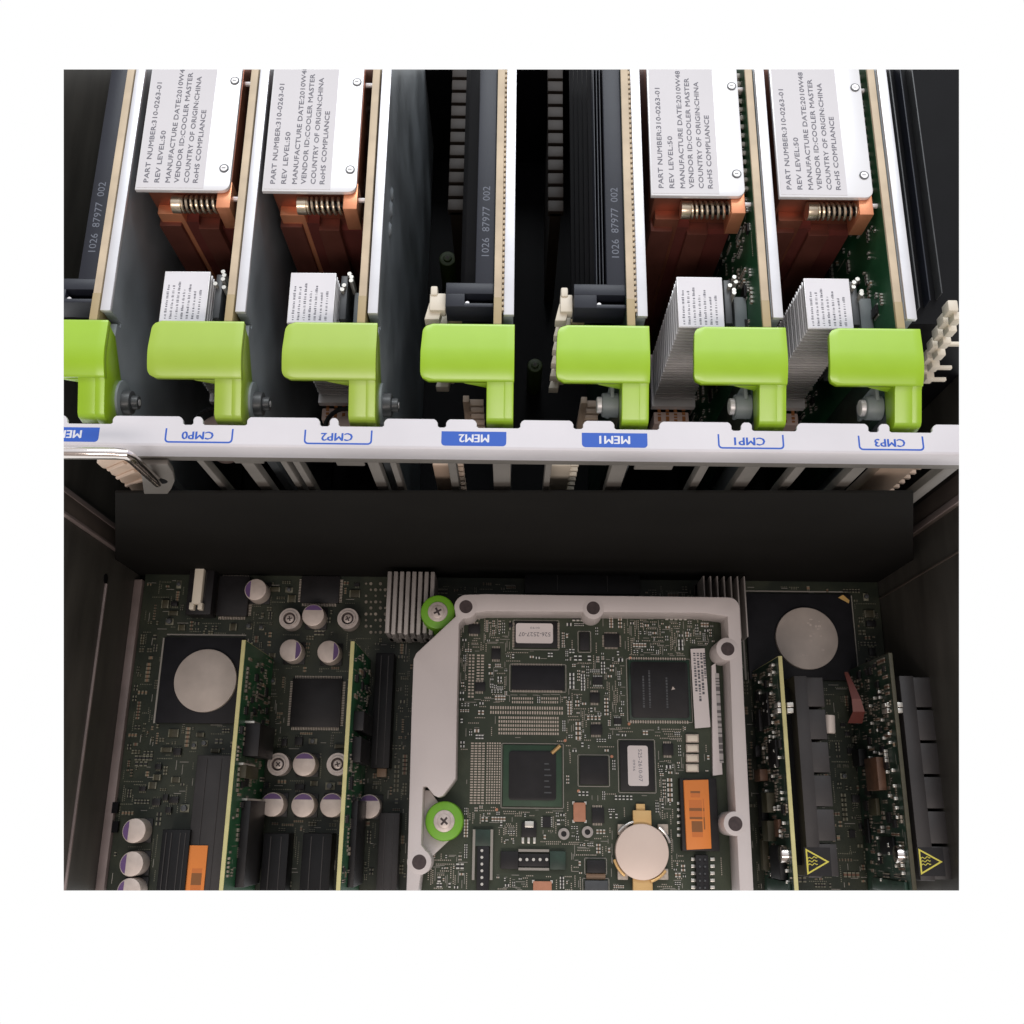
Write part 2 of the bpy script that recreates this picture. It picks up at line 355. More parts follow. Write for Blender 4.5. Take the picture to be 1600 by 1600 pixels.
# ---- fields of tiny surface-mount parts on a plane given by origin + axes (a, b, outward)
class Field:
    def __init__(s, mb, O, A, B, la, lb, seed, sol='solder', pad='pad', bodies=('cap_tan', 'res_black', 'res_black', 'cap_tan', 'chip')):
        s.mb = mb; s.sol = sol; s.pad = pad; s.bodies = bodies; s.r = random.Random(seed); s.la = la; s.lb = lb; s.c = 0.25
        A = Vector(A).normalized(); B = Vector(B).normalized(); C = A.cross(B)
        M = Matrix((A, B, C)).transposed().to_4x4(); M.translation = Vector(O); s.Mx = M
        s.na = int(la / s.c) + 1; s.nb = int(lb / s.c) + 1; s.g = bytearray(s.na * s.nb)
    def free(s, a0, b0, a1, b1):
        if a0 < 0 or b0 < 0 or a1 > s.la or b1 > s.lb: return False
        for j in range(int(b0 / s.c), int(b1 / s.c) + 1):
            k = j * s.na
            if any(s.g[k + int(a0 / s.c):k + int(a1 / s.c) + 1]): return False
        return True
    def take(s, a0, b0, a1, b1):
        a0, a1 = sorted((a0, a1)); b0, b1 = sorted((b0, b1))
        i0 = max(0, int(a0 / s.c)); i1 = min(s.na - 1, int(a1 / s.c))
        for j in range(max(0, int(b0 / s.c)), min(s.nb - 1, int(b1 / s.c)) + 1):
            for i in range(i0, i1 + 1): s.g[j * s.na + i] = 1
    def chip2(s, a, b, w, h, vert, body, hh):
        if vert: w, h = h, w
        mb = s.mb; e = 0.27
        if vert:
            mb.box(a, a + w, b + h * e, b + h * (1 - e), 0, hh, body)
            mb.box(a - .02, a + w + .02, b, b + h * e, 0, hh + .03, s.sol); mb.box(a - .02, a + w + .02, b + h * (1 - e), b + h, 0, hh + .03, s.sol)
        else:
            mb.box(a + w * e, a + w * (1 - e), b, b + h, 0, hh, body)
            mb.box(a, a + w * e, b - .02, b + h + .02, 0, hh + .03, s.sol); mb.box(a + w * (1 - e), a + w, b - .02, b + h + .02, 0, hh + .03, s.sol)
    def fill(s, n, big=0.2, silk=0.5, win=None):
        mb = s.mb; R = s.r; mb.M = s.Mx
        for _ in range(n):
            k = R.random(); vert = R.random() < 0.5
            a, b = (R.uniform(0, s.la), R.uniform(0, s.lb)) if win is None else (R.uniform(win[0], win[1]), R.uniform(win[2], win[3]))
            if k < 0.62:                                        # a row of chip resistors or capacitors
                w, h = R.choice(((1.0, .5), (1.6, .8), (1.6, .8), (2.0, 1.2), (1.1, .55)))
                cnt = R.choice((1, 2, 3, 4, 5, 6)); pitch = h + R.choice((.35, .5, .7))
                tw, th = (h, w) if vert else (w, h)
                W, Hh = (cnt * pitch, th) if vert else (tw, cnt * pitch)
                if not s.free(a - .12, b - .12, a + W + .12, b + Hh + .12): continue
                s.take(a, b, a + W, b + Hh); body = R.choice(s.bodies)
                hh = R.uniform(.35, .8)
                for i in range(cnt):
                    if R.random() < .08: continue
                    s.chip2(a + (i * pitch if vert else 0), b + (0 if vert else i * pitch), w, h, vert, body, hh)
                if R.random() < silk: mb.box(a, a + W, b + Hh + .2, b + Hh + .35, 0, .03, 'silk')
            elif k < 0.62 + big:                                # small chips with legs
                w, h = R.choice(((3, 2.4), (4, 3.2), (5, 4), (3, 3), (2.2, 1.4)))
                if vert: w, h = h, w
                if not s.free(a - .9, b - .9, a + w + .9, b + h + .9): continue
                s.take(a - .7, b - .7, a + w + .7, b + h + .7)
                mb.box(a, a + w, b, b + h, 0.05, R.uniform(.9, 1.3), 'chip', .08, 1)
                q = int((h if vert else w) / .65)
                for i in range(q):
                    t = .3 + i * .65
                    if vert:
                        mb.box(a - .6, a, b + t, b + t + .28, 0, .3, s.sol); mb.box(a + w, a + w + .6, b + t, b + t + .28, 0, .3, s.sol)
                    else:
                        mb.box(a + t, a + t + .28, b - .6, b, 0, .3, s.sol); mb.box(a + t, a + t + .28, b + h, b + h + .6, 0, .3, s.sol)
            elif k < 0.92:                                      # rows of plated vias
                cnt = R.randint(3, 12); p = .75
                W, Hh = (cnt * p, .5) if vert else (.5, cnt * p)
                if not s.free(a, b, a + W, b + Hh): continue
                s.take(a, b, a + W, b + Hh)
                for i in range(cnt):
                    x = a + (i * p if vert else 0); y = b + (0 if vert else i * p)
                    mb.box(x, x + .36, y, y + .36, 0, .05, s.pad)
            else:                                               # silk-screen strokes
                l = R.uniform(1.5, 5)
                W, Hh = (l, .2) if vert else (.2, l)
                if not s.free(a, b, a + W, b + Hh): continue
                s.take(a, b, a + W, b + Hh); mb.box(a, a + W, b, b + Hh, 0, .03, 'silk')
        mb.M = None

# ================================================================ CHASSIS
ZR = 165.0                                                 # top of the slot rail
def rv(v, u): return v + 0.0108 * (u - 800)                # the rail's rows run slightly downhill in the picture
yF = at(800, 704, ZR).y                                    # front face of the rail
xL = at(212, 916, 0).x; xR = at(1372, 905, 0).x
yFar = at(800, 108, 0).y + 5; yNear = at(800, 1400, 60).y - 5
chassis = thing('server_chassis', 'grey metal server chassis with dark side walls, white slot rail and black cross panel', 'server chassis', (0, yF, -4))

mb = MB(); mb.box(xL - 2, xR + 2, yNear, yFar, -9, -4, 'black'); mb.build('floor_panel', chassis)
mb = MB(); mb.box(xL - 2.5, xR + 2.5, yF + 6, yFar - 90, -2, 3, 'black'); mb.build('cage_floor', chassis)
mb = MB(); mb.box(xL - 8, xR + 8, yFar - 60, yFar + 6, -4, 175, 'black'); 
mb.build('back_panel', chassis)
# left side wall with a floor flange, a light ledge and an upright band
mb = MB(); mb.box(xL - 3, xL, yNear, yFar, -4, 175, 'wall')
mb.box(xL, xL + 3.6, yNear, at(225, 905, 3).y, -3.9, 2.6, 'wall_lip', .3)
yl = at(161, 912, 34).y
mb.box(xL - .5, xL + .9, yNear, yl, 33.2, 34.4, 'wall_lip', .15)
mb.cyl((xL - .5, yl + 2, 34.6), (xL + .3, yl + 2, 34.6), 2.0, 'black', 16)
a = atX(100, 765, xL); b = atX(100, 803, xL)
mb.box(xL - .2, xL + 2.0, b.y, a.y, -3, 170, 'wall_band', .3)
mb.box(xL + 1.9, xL + 2.5, a.y - 2.2, a.y - .2, -3, 170, 'wall_lip', .15)
mb.box(xL + .1, xL + 2.3, b.y - 1.2, b.y - .1, -3, 170, 'wall_lip', .15)
for vv in (1262, 1292):
    p = at(184, vv, 2.7); mb.box(p.x - 2.4, p.x, p.y - 2.2, p.y + 2.2, 1.0, 2.75, 'black')
mb.build('side_wall', chassis)
mb = MB(); mb.box(xR, xR + 3, yNear, yFar, -4, 175, 'wall')
a = atX(1499, 745, xR); b = atX(1499, 790, xR); c = atX(1499, 712, xR); d = atX(1499, 862, xR)
mb.box(xR - 2.0, xR + .1, b.y, a.y, -3, 170, 'wall_band', .3)
mb.box(xR - 2.6, xR - 1.8, b.y, b.y + 2.5, -3, 170, 'wall_lip', .2)
mb.box(xR - 3.5, xR + .1, a.y + 3, c.y, -3, 170, 'wall_lip', .4)
mb.box(xR - .6, xR + .1, d.y - .3, d.y + .3, -3, 170, 'wall_band', .1)
mb.build('side_wall', chassis)

# slot rail with its tabs
tabs = [(60, 105, 0), (176, 286, 0), (302, 317, 1), (386, 500, 0), (515, 529, 1), (600, 684, 0), (697, 745, 0), (813, 896, 0), (911, 960, 0),
        (1030, 1143, 0), (1158, 1175, 1), (1245, 1357, 0), (1373, 1390, 1), (1457, 1560, 0)]
P = []
for a, b, bump in tabs:
    c = 6 if not bump else 5
    for (u, v) in ((a - 3, 669), (a, 667), (a, 656 + c), (a + c * .4, 656 + c * .35), (a + c, 656), (b - c, 656), (b - c * .4, 656 + c * .35), (b, 656 + c), (b, 667), (b + 3, 669)):
        q = at(u, rv(v, u), ZR); P.append((q.x, q.y))
q = at(1580, rv(669, 1580), ZR); P.append((q.x, q.y)); P.append((q.x, yF + .9)); q = at(30, 669, ZR); P.append((q.x, yF + .9)); P.append((q.x, P[0][1]))
mb = MB(); mb.prism(P, ZR - 1.3, ZR, 'rail', bev=.12, seg=1)
x0, x1 = P[-1][0], P[-4][0]
# folded front flange
prof = [(yF + 1.2, ZR - .03), (yF + .9, ZR - .03), (yF + .35, ZR - .25), (yF, ZR - .9), (yF, ZR - 8.6), (yF + .3, ZR - 9.2), (yF + 1.2, ZR - 9.2)]
mb.prism(prof, x0, x1, 'rail', axis='x')
rail = mb.build('slot_rail', chassis)
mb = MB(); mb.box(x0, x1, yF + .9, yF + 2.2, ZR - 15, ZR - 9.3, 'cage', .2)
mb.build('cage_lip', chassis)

# printed slot labels on the rail (seen upside down, as the machine faces away)
def plab(name, ul, ur, txt, filled):
    mb = MB(); z = ZR + .02
    a0 = at(ul, rv(675, ul), ZR); a1 = at(ur, rv(697.5, ur), ZR); x0, x1, y1, y0 = a0.x, a1.x, a0.y, a1.y
    if filled:
        mb.prism(rrect(x0, x1, y0, y1, 1.1, 4, (1, 1, 0, 0)), ZR - .3, z + .02, 'blue')
    else:
        t = .5
        out = rrect(x0, x1, y0, y1, 1.2, 4, (1, 1, 0, 0)); inn = rrect(x0 + t, x1 - t, y0 + t, y1 + .01, .8, 4, (1, 1, 0, 0))
        n = 5                                                # open towards the slots: a U shape
        pts = [out[-1]] + out[:-1]                           # TL, BL arc, BR arc, TR
        pin = [inn[-1]] + inn[:-1]
        poly = pts + pin[::-1]
        mb.prism(poly, ZR - .3, z + .02, 'blue')
    w_ = (x1 - x0) * .46; h_ = (y1 - y0) * .54; cx = (x0 + x1) / 2 + (x1 - x0) * (-.02 if not filled else .0)
    cx -= (x1 - x0) * .03
    for dd in (-.11, 0, .11): mb.text(txt, (cx + w_ / 2 + .6 + dd, (y0 + y1) / 2 + h_ * .5 + .1 + dd * .3, z + .04 + dd * .05), (-1, 0, 0), (0, -1, 0), w_, h_, 'ink_white' if filled else 'blue')
    return mb.build(name, rail)
plab('slot_label', 54, 153, 'MEM3', True)
plab('slot_label', 259, 363, 'CMP0', False)
plab('slot_label', 476, 581, 'CMP2', False)
plab('slot_label', 690, 791, 'MEM2', True)
plab('slot_label', 909, 1012, 'MEM1', True)
plab('slot_label', 1121, 1226, 'CMP1', False)
plab('slot_label', 1340, 1445, 'CMP3', False)

# ribs of the card cage below the rail
for (u0, u1) in ((310, 321), (377, 397), (440, 450), (459, 470), (575, 593), (610, 620), (700, 713), (770, 798), (852, 862), (955, 980), (1092, 1106), (1162, 1186), (1240, 1256), (1330, 1350), (1470, 1492)):
    a = atY(u0, rv(731, u0), yF + 2); b = atY(u1, rv(731, u1), yF + 2)
    mb = MB(); mb.box(a.x, b.x, yF + 2.3, yF + 5.5, 4, ZR - 10, 'cage', .3); mb.build('cage_rib', chassis)
for (u0, u1, d) in ((375, 420, 5), (530, 573, 7), (990, 1050, 8)):       # small downward lugs of the lip
    a = atY(u0, 730, yF + 2); b = atY(u1, 730, yF + 2)
    mb = MB(); mb.box(a.x, b.x, yF + 1.2, yF + 2.1, ZR - 15 - d * .6, ZR - 13, 'cage', .3); mb.build('cage_lug', chassis)

# black cross panel between the card cage and the lower bay
yP = yF - 1.0
tl = atY(180, 770, yP); tr = atY(1427, 770, yP); bl = atY(180, 900, yP); br = atY(1427, 900, yP)
mb = MB()
bx0 = max(bl.x, xL + .2); bx1 = min(br.x, xR - .2)
fl = (bx0 - tl.x) / (bl.x - tl.x); fr = (bx1 - tr.x) / (br.x - tr.x)
zl = tl.z + (bl.z - tl.z) * fl; zr = tr.z + (br.z - tr.z) * fr
mb.prism([(tl.x, tl.z), (tr.x, tr.z), (bx1, zr), (bx1, bl.z), (bx0, bl.z), (bx0, zl)], yP, yP + .9, 'partition', axis='y', bev=.1)
mb.build('cross_panel', chassis)

# backplane connectors seen under the rail
def comb(u0, u1, v0, v1, side, y, m='beige', n=3):
    mb = MB(); a = atY(u0, v0, y); b = atY(u1, v1, y)
    mb.box(a.x, b.x, y, y + 4, b.z - 20, a.z + 4, m, .3)
    for i in range(-1, n + 4):
        z = a.z - 2.5 - i * 5.2
        if side > 0: mb.box(b.x - .1, b.x + 2.6, y + .2, y + 3, z - 1, z + .6, m, .15)
        else: mb.box(a.x - 2.6, a.x + .1, y + .2, y + 3, z - 1, z + .6, m, .15)
    mb.build('backplane_connector', chassis)
comb(677, 717, 733, 768, 1, yF + 8, 'salmon'); comb(852, 885, 733, 768, 1, yF + 8, 'beige'); comb(1370, 1388, 737, 768, 1, yF + 10, 'salmon')
# scalloped connector, ear and wire handle at the left end
mb = MB()
sc = [(157, 716), (151, 724), (160, 732), (169, 733), (174, 742), (184, 746), (189, 754), (199, 758), (205, 767), (212, 775), (262, 775), (240, 745), (215, 716)]
mb.prism([(atY(u, v, yF + 5).x, atY(u, v, yF + 5).z) for u, v in sc], yF + 5, yF + 9, 'salmon', axis='y', bev=.4)
for (p, q) in (((170, 733), (196, 722)), ((184, 746), (212, 734)), ((198, 758), (226, 748))):
    a = atY(*p, yF + 4.8); b = atY(*q, yF + 4.8); mb.tube([a, b], .8, 'salmon', 8)
mb.build('backplane_connector', chassis)
mb = MB()
ear = [(216, 726), (262, 726), (270, 738), (273, 752), (268, 764), (262, 772), (225, 772), (222, 750)]
mb.prism([(atY(u, v, yF - 1.2).x, atY(u, v, yF - 1.2).z) for u, v in ear], yF - 1.2, yF + .6, 'cage', axis='y', bev=.3)
c = atY(247, 752, yF - 1.4)
mb.cyl((c.x, yF - 1.0, c.z), (c.x, yF - 1.35, c.z), 2.9, 'black', 24)
mb.build('handle_bracket', chassis)
mb = MB()
pp = [(60, 704), (120, 704.5), (180, 705), (194, 706.5), (203, 711), (212, 719), (225, 731), (238, 743), (246, 751)]
yy = [-7, -7, -7, -7, -6.8, -6, -5, -3.6, -1.2]
mb.tube([atY(u, v + 3, yF + d) for (u, v), d in zip(pp, yy)], 1.55, 'chrome', 16)
mb.build('wire_handle', chassis)

# ================================================================ BLADES
SE = [172, 383, 590, 803, 1012, 1224, 1433]                # right edge of each blade's bright top edge in row 490
ZC = 170.0
XS = [at(u, rv(490, u), ZC).x for u in SE]
def rel(u, v, z): return at(u, v, z).x - XS[5]
def y5(v, z): return at(1200, v, z).y
KP = (at(1224, 490, ZC).x - at(1124, 490, ZC).x) / 100
yEnd = y5(496, ZC); yBack = at(800, 100, 100).y + 40

def make_handle(par, X, m):
    z = 170.7; kp = KP
    xl, xr = X - 143 * kp, X + 1.5 * kp
    y0 = y5(511, z); y1 = y5(601, z - 3); n = 22; V = []; Fc = []; nx = 10
    rt = 3.0; rb = 2.4
    rows = []
    for j in range(n + 1):
        y = y0 + (y1 - y0) * j / n; t = abs(y - y0); s_ = abs(y1 - y)
        L = xl
        if t < rt: L = max(L, xl + rt - math.sqrt(max(0, rt * rt - (rt - t) ** 2)) + .35)
        else: L = xl + .35 * max(0, 1 - (t - rt) / 6)
        if s_ < rb: L = max(L, xl + rb - math.sqrt(max(0, rb * rb - (rb - s_) ** 2)))
        f = j / n
        zz = z + .1 * math.sin(f * 3) - 2.9 * max(0, (f - .45) / .55) ** 2.1      # rolls over towards the front
        th = 2.2
        rows.append((y, L, xr, zz, th))
    mb = MB(); t = bmesh.new(); top = []; bot = []
    for (y, L, Rr, zz, th) in rows:
        top.append([t.verts.new((L + (Rr - L) * i / nx, y, zz)) for i in range(nx + 1)])
        bot.append([t.verts.new((L + (Rr - L) * i / nx, y + (.4 if zz < z - 1 else 0), zz - th)) for i in range(nx + 1)])
    for j in range(n):
        for i in range(nx):
            t.faces.new((top[j][i], top[j + 1][i], top[j + 1][i + 1], top[j][i + 1])); t.faces.new((bot[j][i], bot[j][i + 1], bot[j + 1][i + 1], bot[j + 1][i]))
        t.faces.new((top[j][0], bot[j][0], bot[j + 1][0], top[j + 1][0])); t.faces.new((top[j][nx], top[j + 1][nx], bot[j + 1][nx], bot[j][nx]))
    for i in range(nx):
        t.faces.new((top[0][i], top[0][i + 1], bot[0][i + 1], bot[0][i])); t.faces.new((top[n][i], bot[n][i], bot[n][i + 1], top[n][i + 1]))
    bmesh.ops.recalc_face_normals(t, faces=t.faces)
    mb.bev(t, .22, 2, 50); mb.merge(t, m)
    # web under the right edge, deepening towards the front
    ys = y5(655, 166); ye = y5(661, 166)
    prof = [(y0 - .6, z - 1.2), (y1 + 3.2, z - 2.2), (y1 + .1, z - 3.2), (y1 - .8, z - 3.9), (ys + .6, z - 6.6), (ys - .6, z - 7.6), (ye, z - 11), (ye + .8, z - 18), (y1 + 1, z - 19), (y0 - 2, z - 7)]
    mb.prism([(p[0], p[1]) for p in prof], xr - 3.1, xr - .12, m, axis='x', bev=.3)
    # stem running down to the rail
    xs0 = X - 41 * kp
    prof = [(y1 + 2.0, z - 2.9), (y1 + .1, z - 3.3), (y1 - .8, z - 4.0), (ys + .6, z - 6.7), (ys - .6, z - 7.7), (ye + .1, z - 11.2), (ye + 1.2, z - 14), (y1 + 4, z - 12)]
    mb.prism([(p[0], p[1]) for p in prof], xs0, xr - .2, m, axis='x', bev=.35)
    # gusset between plate and stem
    mb.prism([(xs0 - 7, z - 6.4), (xs0 + .5, z - 6.4), (xs0 + .5, z - 10)], y1 + .8, y1 + 3.0, m, axis='y', bev=.2)
    return mb.build('ejector_handle', par)

def pivot(par, X, left):
    mb = MB(); y = y5(634, 155); z = 152
    if left:
        mb.cyl((X + .4, y, z), (X + 3.6, y, z), 3.8, 'grey_dark', 28, bev=.6); mb.cyl((X + 3.5, y, z), (X + 5.6, y, z), 2.2, 'grey_dark', 24, bev=.4)
        mb.cyl((X - .2, y + .5, z), (X + .9, y + .5, z), 6.4, 'teal_grey', 32, bev=.3); mb.cyl((X + 5.5, y, z), (X + 5.7, y, z), 1.0, 'alu', 12)
    else:
        mb.cyl((X - 8, y, z + 2), (X - 13, y, z + 2), 3.8, 'teal_grey', 26, bev=.6); mb.cyl((X - 12.9, y, z + 2), (X - 14.5, y, z + 2), 2.6, 'alu', 22, bev=.4)
        mb.box(X - 10.5, X - 9.3, y + 1, y + 6.5, z - 12, z + 6, 'teal_grey', .3)
    return mb.build('pivot_screw', par)

def core(par, X, i):
    """bright-edged metal tray with the circuit board standing beside it"""
    mb = MB(); k = KP
    zt = ZC if i not in () else ZC
    mb.box(X - 15.5 * k, X, yEnd, yBack, ZC - 1.6, ZC, 'silver', .12)
    mb.prism([(y5(654, 160), 8), (y5(654, 160), 157.5), (y5(612, 164), 160.5), (y5(600, 164), 163), (y5(513, 165), 163), (y5(512, 165), 160), (y5(498, 168), 160), (y5(497, 168), ZC - 1.5), (yBack, ZC - 1.5), (yBack, 8)], X - 3.2, X - .25, 'galv', axis='x')
    if i == 2:                                               # stamped vents in the wall that faces MEM2
        for (v, s) in ((282, 2.6), (306, 3.2), (338, 2.6)):
            p = at(612, v, 160); mb.cyl((X - .3, p.y, 152), (X + .5, p.y, 152), s, 'galv', 20, r2=s * .6)
    mb.build('metal_tray', par)
    mb = MB(); x0, x1 = X - 31.5 * k, X - 19.5 * k
    mb.box(x0, x1, y5(512, ZC), yBack, 10, ZC - .6, 'pcb_edge', .1)
    mb.box(x0 - .05, x1 + .05, y5(512.5, ZC), y5(468, ZC), ZC - 9, ZC - .45, 'beige_brown', .1)
    mb.box(x0 - .12, x0 + .1, y5(514, ZC), yBack, 10, ZC - 1.6, 'pcb_green' if i >= 5 else 'pcb_green_dark')
    mb.box(x0 - .05, x1 - .02, y5(640, 150), y5(512, ZC), 10, 149, 'pcb_green_dark')
    mb.build('circuit_board', par)
    if i == 3 or i == 4:                                      # perforations beside the board edge
        mb = MB()
        for j in range(60):
            y = yEnd + 2 + j * 1.9; mb.box(x1 + .05, x1 + .75, y, y + 1.0, ZC - 3, ZC - 1.0, 'pcb_edge')
        mb.build('edge_fingers', par)
    return x0, x1

rnd = random.Random(5)
def cpu(i, label):
    X = XS[i]; T_ = thing('processor_module', label, 'processor module', (X, yEnd, 8), 'processor modules standing in the card cage')
    x0, x1 = core(T_, X, i); R5 = lambda u, v, z: X + rel(u, v, z)
    # copper heat sink
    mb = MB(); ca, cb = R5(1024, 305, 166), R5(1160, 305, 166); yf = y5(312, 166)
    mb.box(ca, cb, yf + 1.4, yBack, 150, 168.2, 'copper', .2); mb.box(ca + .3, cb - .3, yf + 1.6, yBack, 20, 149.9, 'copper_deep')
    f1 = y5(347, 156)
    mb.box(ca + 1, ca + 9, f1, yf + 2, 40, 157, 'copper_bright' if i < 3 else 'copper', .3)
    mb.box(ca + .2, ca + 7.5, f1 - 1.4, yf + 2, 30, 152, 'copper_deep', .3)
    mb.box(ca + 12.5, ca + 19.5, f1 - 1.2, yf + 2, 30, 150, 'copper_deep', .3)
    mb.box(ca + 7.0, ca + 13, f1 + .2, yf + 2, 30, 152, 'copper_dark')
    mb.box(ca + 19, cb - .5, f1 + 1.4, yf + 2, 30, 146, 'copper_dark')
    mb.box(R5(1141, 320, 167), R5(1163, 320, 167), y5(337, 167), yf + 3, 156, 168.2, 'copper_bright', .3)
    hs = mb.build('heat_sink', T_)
    # cover plate with the big label
    mb = MB(); px0, px1 = R5(1017.5, 305, ZC), R5(1164.5, 305, ZC); py = y5(307, ZC)
    mb.prism(rrect(px0, px1, py, yBack, 2.6, 5, (0, 1, 0, 0)), 168.4, ZC, 'plate', bev=.15)
    cp = mb.build('cover_plate', T_)
    mb = MB(); s1 = R5(1124, 305, ZC); sy = y5(304, ZC)
    mb.box(px0 + .5, s1, sy, yBack, ZC - .2, ZC + .12, 'sticker')
    L6 = (('PART NUMBER:310-0263-01', 140, 1037), ('REV LEVEL:50', 215, 1054), ('MANUFACTURE DATE:2010W48', 113, 1071), ('VENDOR ID:COOLER MASTER', 124, 1085), ('COUNTRY OF ORIGIN:CHINA', 130, 1100), ('RoHS COMPLIANCE', 182, 1114))
    for s_, ve, ub in L6:
        ya = y5(296, ZC); yb = y5(ve, ZC); xb = R5(ub, 296, ZC)
        for dd in (0, .12): mb.text(s_, (xb - dd, ya + dd * .5, ZC + .16 + dd * .05), (0, 1, 0), (-1, 0, 0), yb - ya, 1.5, 'ink_grey')
    mb.build('rating_label', cp)
    for (u, v) in ((1151, 272), (1143, 135)):
        mb = MB(); p = at(u, v, ZC); X_ = X + p.x - XS[5]
        mb.cyl((X_, p.y, ZC - 1), (X_, p.y, ZC + .25), 1.5, 'grey_dark', 18); mb.cyl((X_, p.y, ZC), (X_, p.y, ZC + .35), 1.1, 'alu', 16)
        mb.box(X_ - .7, X_ + .5, p.y - .15, p.y + .15, ZC, ZC + .38, 'grey_dark'); mb.build('cover_screw', cp)
    # coil spring on its pin
    mb = MB(); sa, sb = R5(1064, 328, 164), R5(1141, 328, 164); yc = y5(328, 164); pts = []
    turns = 7.5
    for j in range(int(turns * 14) + 1):
        t = j / 14; f = t / turns; f2 = f ** 1.12
        pts.append((sa + 3 + (sb - sa - 3.2) * f2, yc + 2.5 * math.cos(t * 2 * math.pi), 163.5 + 2.5 * math.sin(t * 2 * math.pi)))
    mb.tube(pts, .48, 'spring', 8)
    mb.cyl((sa, yc, 163.5), (sa + 3.0, yc, 163.5), 2.9, 'spring', 24, bev=.3)
    mb.cyl((sa + 2, yc, 163.5), (sb + 1, yc, 163.5), 1.5, 'black_gloss', 14)
    mb.build('coil_spring', T_)
    mb = MB(); mb.cyl((sb + 3, yc + 1.2, 165), (x0, yc + 1.2, 165), .8, 'alu', 12); 
    mb.build('retaining_pin', T_)
    mb = MB(); p = at(1150, 140, 165); mb.cyl((cb - 1, p.y, 165), (x0, p.y, 165), .8, 'alu', 12); mb.build('retaining_pin', T_)
    # finned aluminium heat sink with a text label on top
    ZF = 159.0; fa, fb = R5(1058.5, 470, ZF), R5(1130, 470, ZF); fy0, fy1 = y5(513, ZF), y5(434, ZF)
    mb = MB(); mb.box(fa, fb, fy0, fy1, ZF - 1.2, ZF, 'alu', .15)
    for j in range(27):
        z = ZF - 3.0 - j * 2.08
        mb.box(fa + (.0 if j % 2 else .12), fb, fy0 + (j % 3) * .08, fy1, z - .35, z + .35, 'alu')
    mb.box(fa + .7, fb - .7, fy0 + 1.2, fy1 - .6, ZF - 60, ZF - 1, 'grey_dark')
    mb.box(fa - .5, fb + 1, fy0 - 2, fy1 + 1, ZF - 63, ZF - 60, 'alu')
    fs = mb.build('fin_heat_sink', T_)
    mb = MB(); mb.box(fa + .25, fb - .2, fy0 + .3, fy1 - .3, ZF - .1, ZF + .12, 'sticker_white')
    rr_ = random.Random(11)
    for c in range(7):
        xx = fa + 1.3 + c * 1.72; yb = fy0 + 1.0; lim = fy1 - (6.8 if c > 4 else 3 + rr_.random() * 4)
        while yb < lim:
            l = rr_.uniform(.12, .5)
            mb.box(xx + rr_.uniform(0, .3), xx + .8, yb, yb + l, ZF + .1, ZF + .15, 'ink_grey'); yb += l + rr_.choice((.18, .25, .25, .5, .6))
    mb.build('text_label', fs)
    # parts between the finned sink and the board
    mb = MB()
    q0, q1 = R5(1132, 470, 156), R5(1143, 470, 156); mb.box(q0, q1, y5(506, 156), y5(438, 156), 120, 156, 'grey_dark', .3)
    for j in range(5):
        p = at(1140 + rnd.uniform(-6, 10), 436 + j * 6, 157); mb.cyl((X + p.x - XS[5], p.y, 150), (X + p.x - XS[5], p.y, 157.5 + rnd.random()), .7, 'solder', 8)
    mb.build('clip', T_)
    mb = MB(); mb.box(R5(1147, 480, 152), min(x0 - .2, R5(1182, 480, 152)), y5(512, 152), y5(464, 152), 110, 152, 'teal_grey', .4); mb.build('power_connector', T_)
    mb = MB(); mb.box(fa + .5, fb - 1, y5(664, 96), fy0 - 3, 60, 96, 'sticker_pink', .3)
    for c in range(4):
        yb = y5(660, 96)
        while yb < y5(620, 96):
            l = rnd.uniform(.5, 2); mb.box(fa + 2 + c * 3, fa + 3.2 + c * 3, yb, yb + l, 95.9, 96.1, 'ink_brown'); yb += l + .5
    mb.build('cable_label', T_)
    # surface-mount parts on the board's face
    mb = MB(); Fd = Field(mb, (x0 - .12, y5(505, 160), 40), (0, 0, 1), (0, 1, 0), 124, y5(120, 160) - y5(505, 160), 40 + i)
    Fd.fill(420 if i >= 5 else 160, big=.25)
    if i >= 5:
        for j in range(14):
            p = y5(290, 165) + j * 3.4; mb.cyl((x0 - .1, p, 163), (x0 - 1.6, p, 163), .8, 'solder', 8)
    mb.build('surface_components', T_, kind='stuff')
    if i < 3:                                                 # dark cable loop over a pale disc, low beside the lever
        mb = MB(); p = at(SE[i] - 50, 668, 120); mb.cyl((p.x, p.y, 100), (p.x, p.y, 116), 6.2, 'sticker_pink', 28, bev=.5)
        mb.tube([(p.x + 7 * math.cos(t * .26), p.y + 7 * math.sin(t * .26), 120) for t in range(13)], .8, 'black_slot', 8); mb.build('cable_loop', T_)
    make_handle(T_, X, 'lime_cool' if i < 3 else 'lime'); pivot(T_, X, i < 3)
    return T_

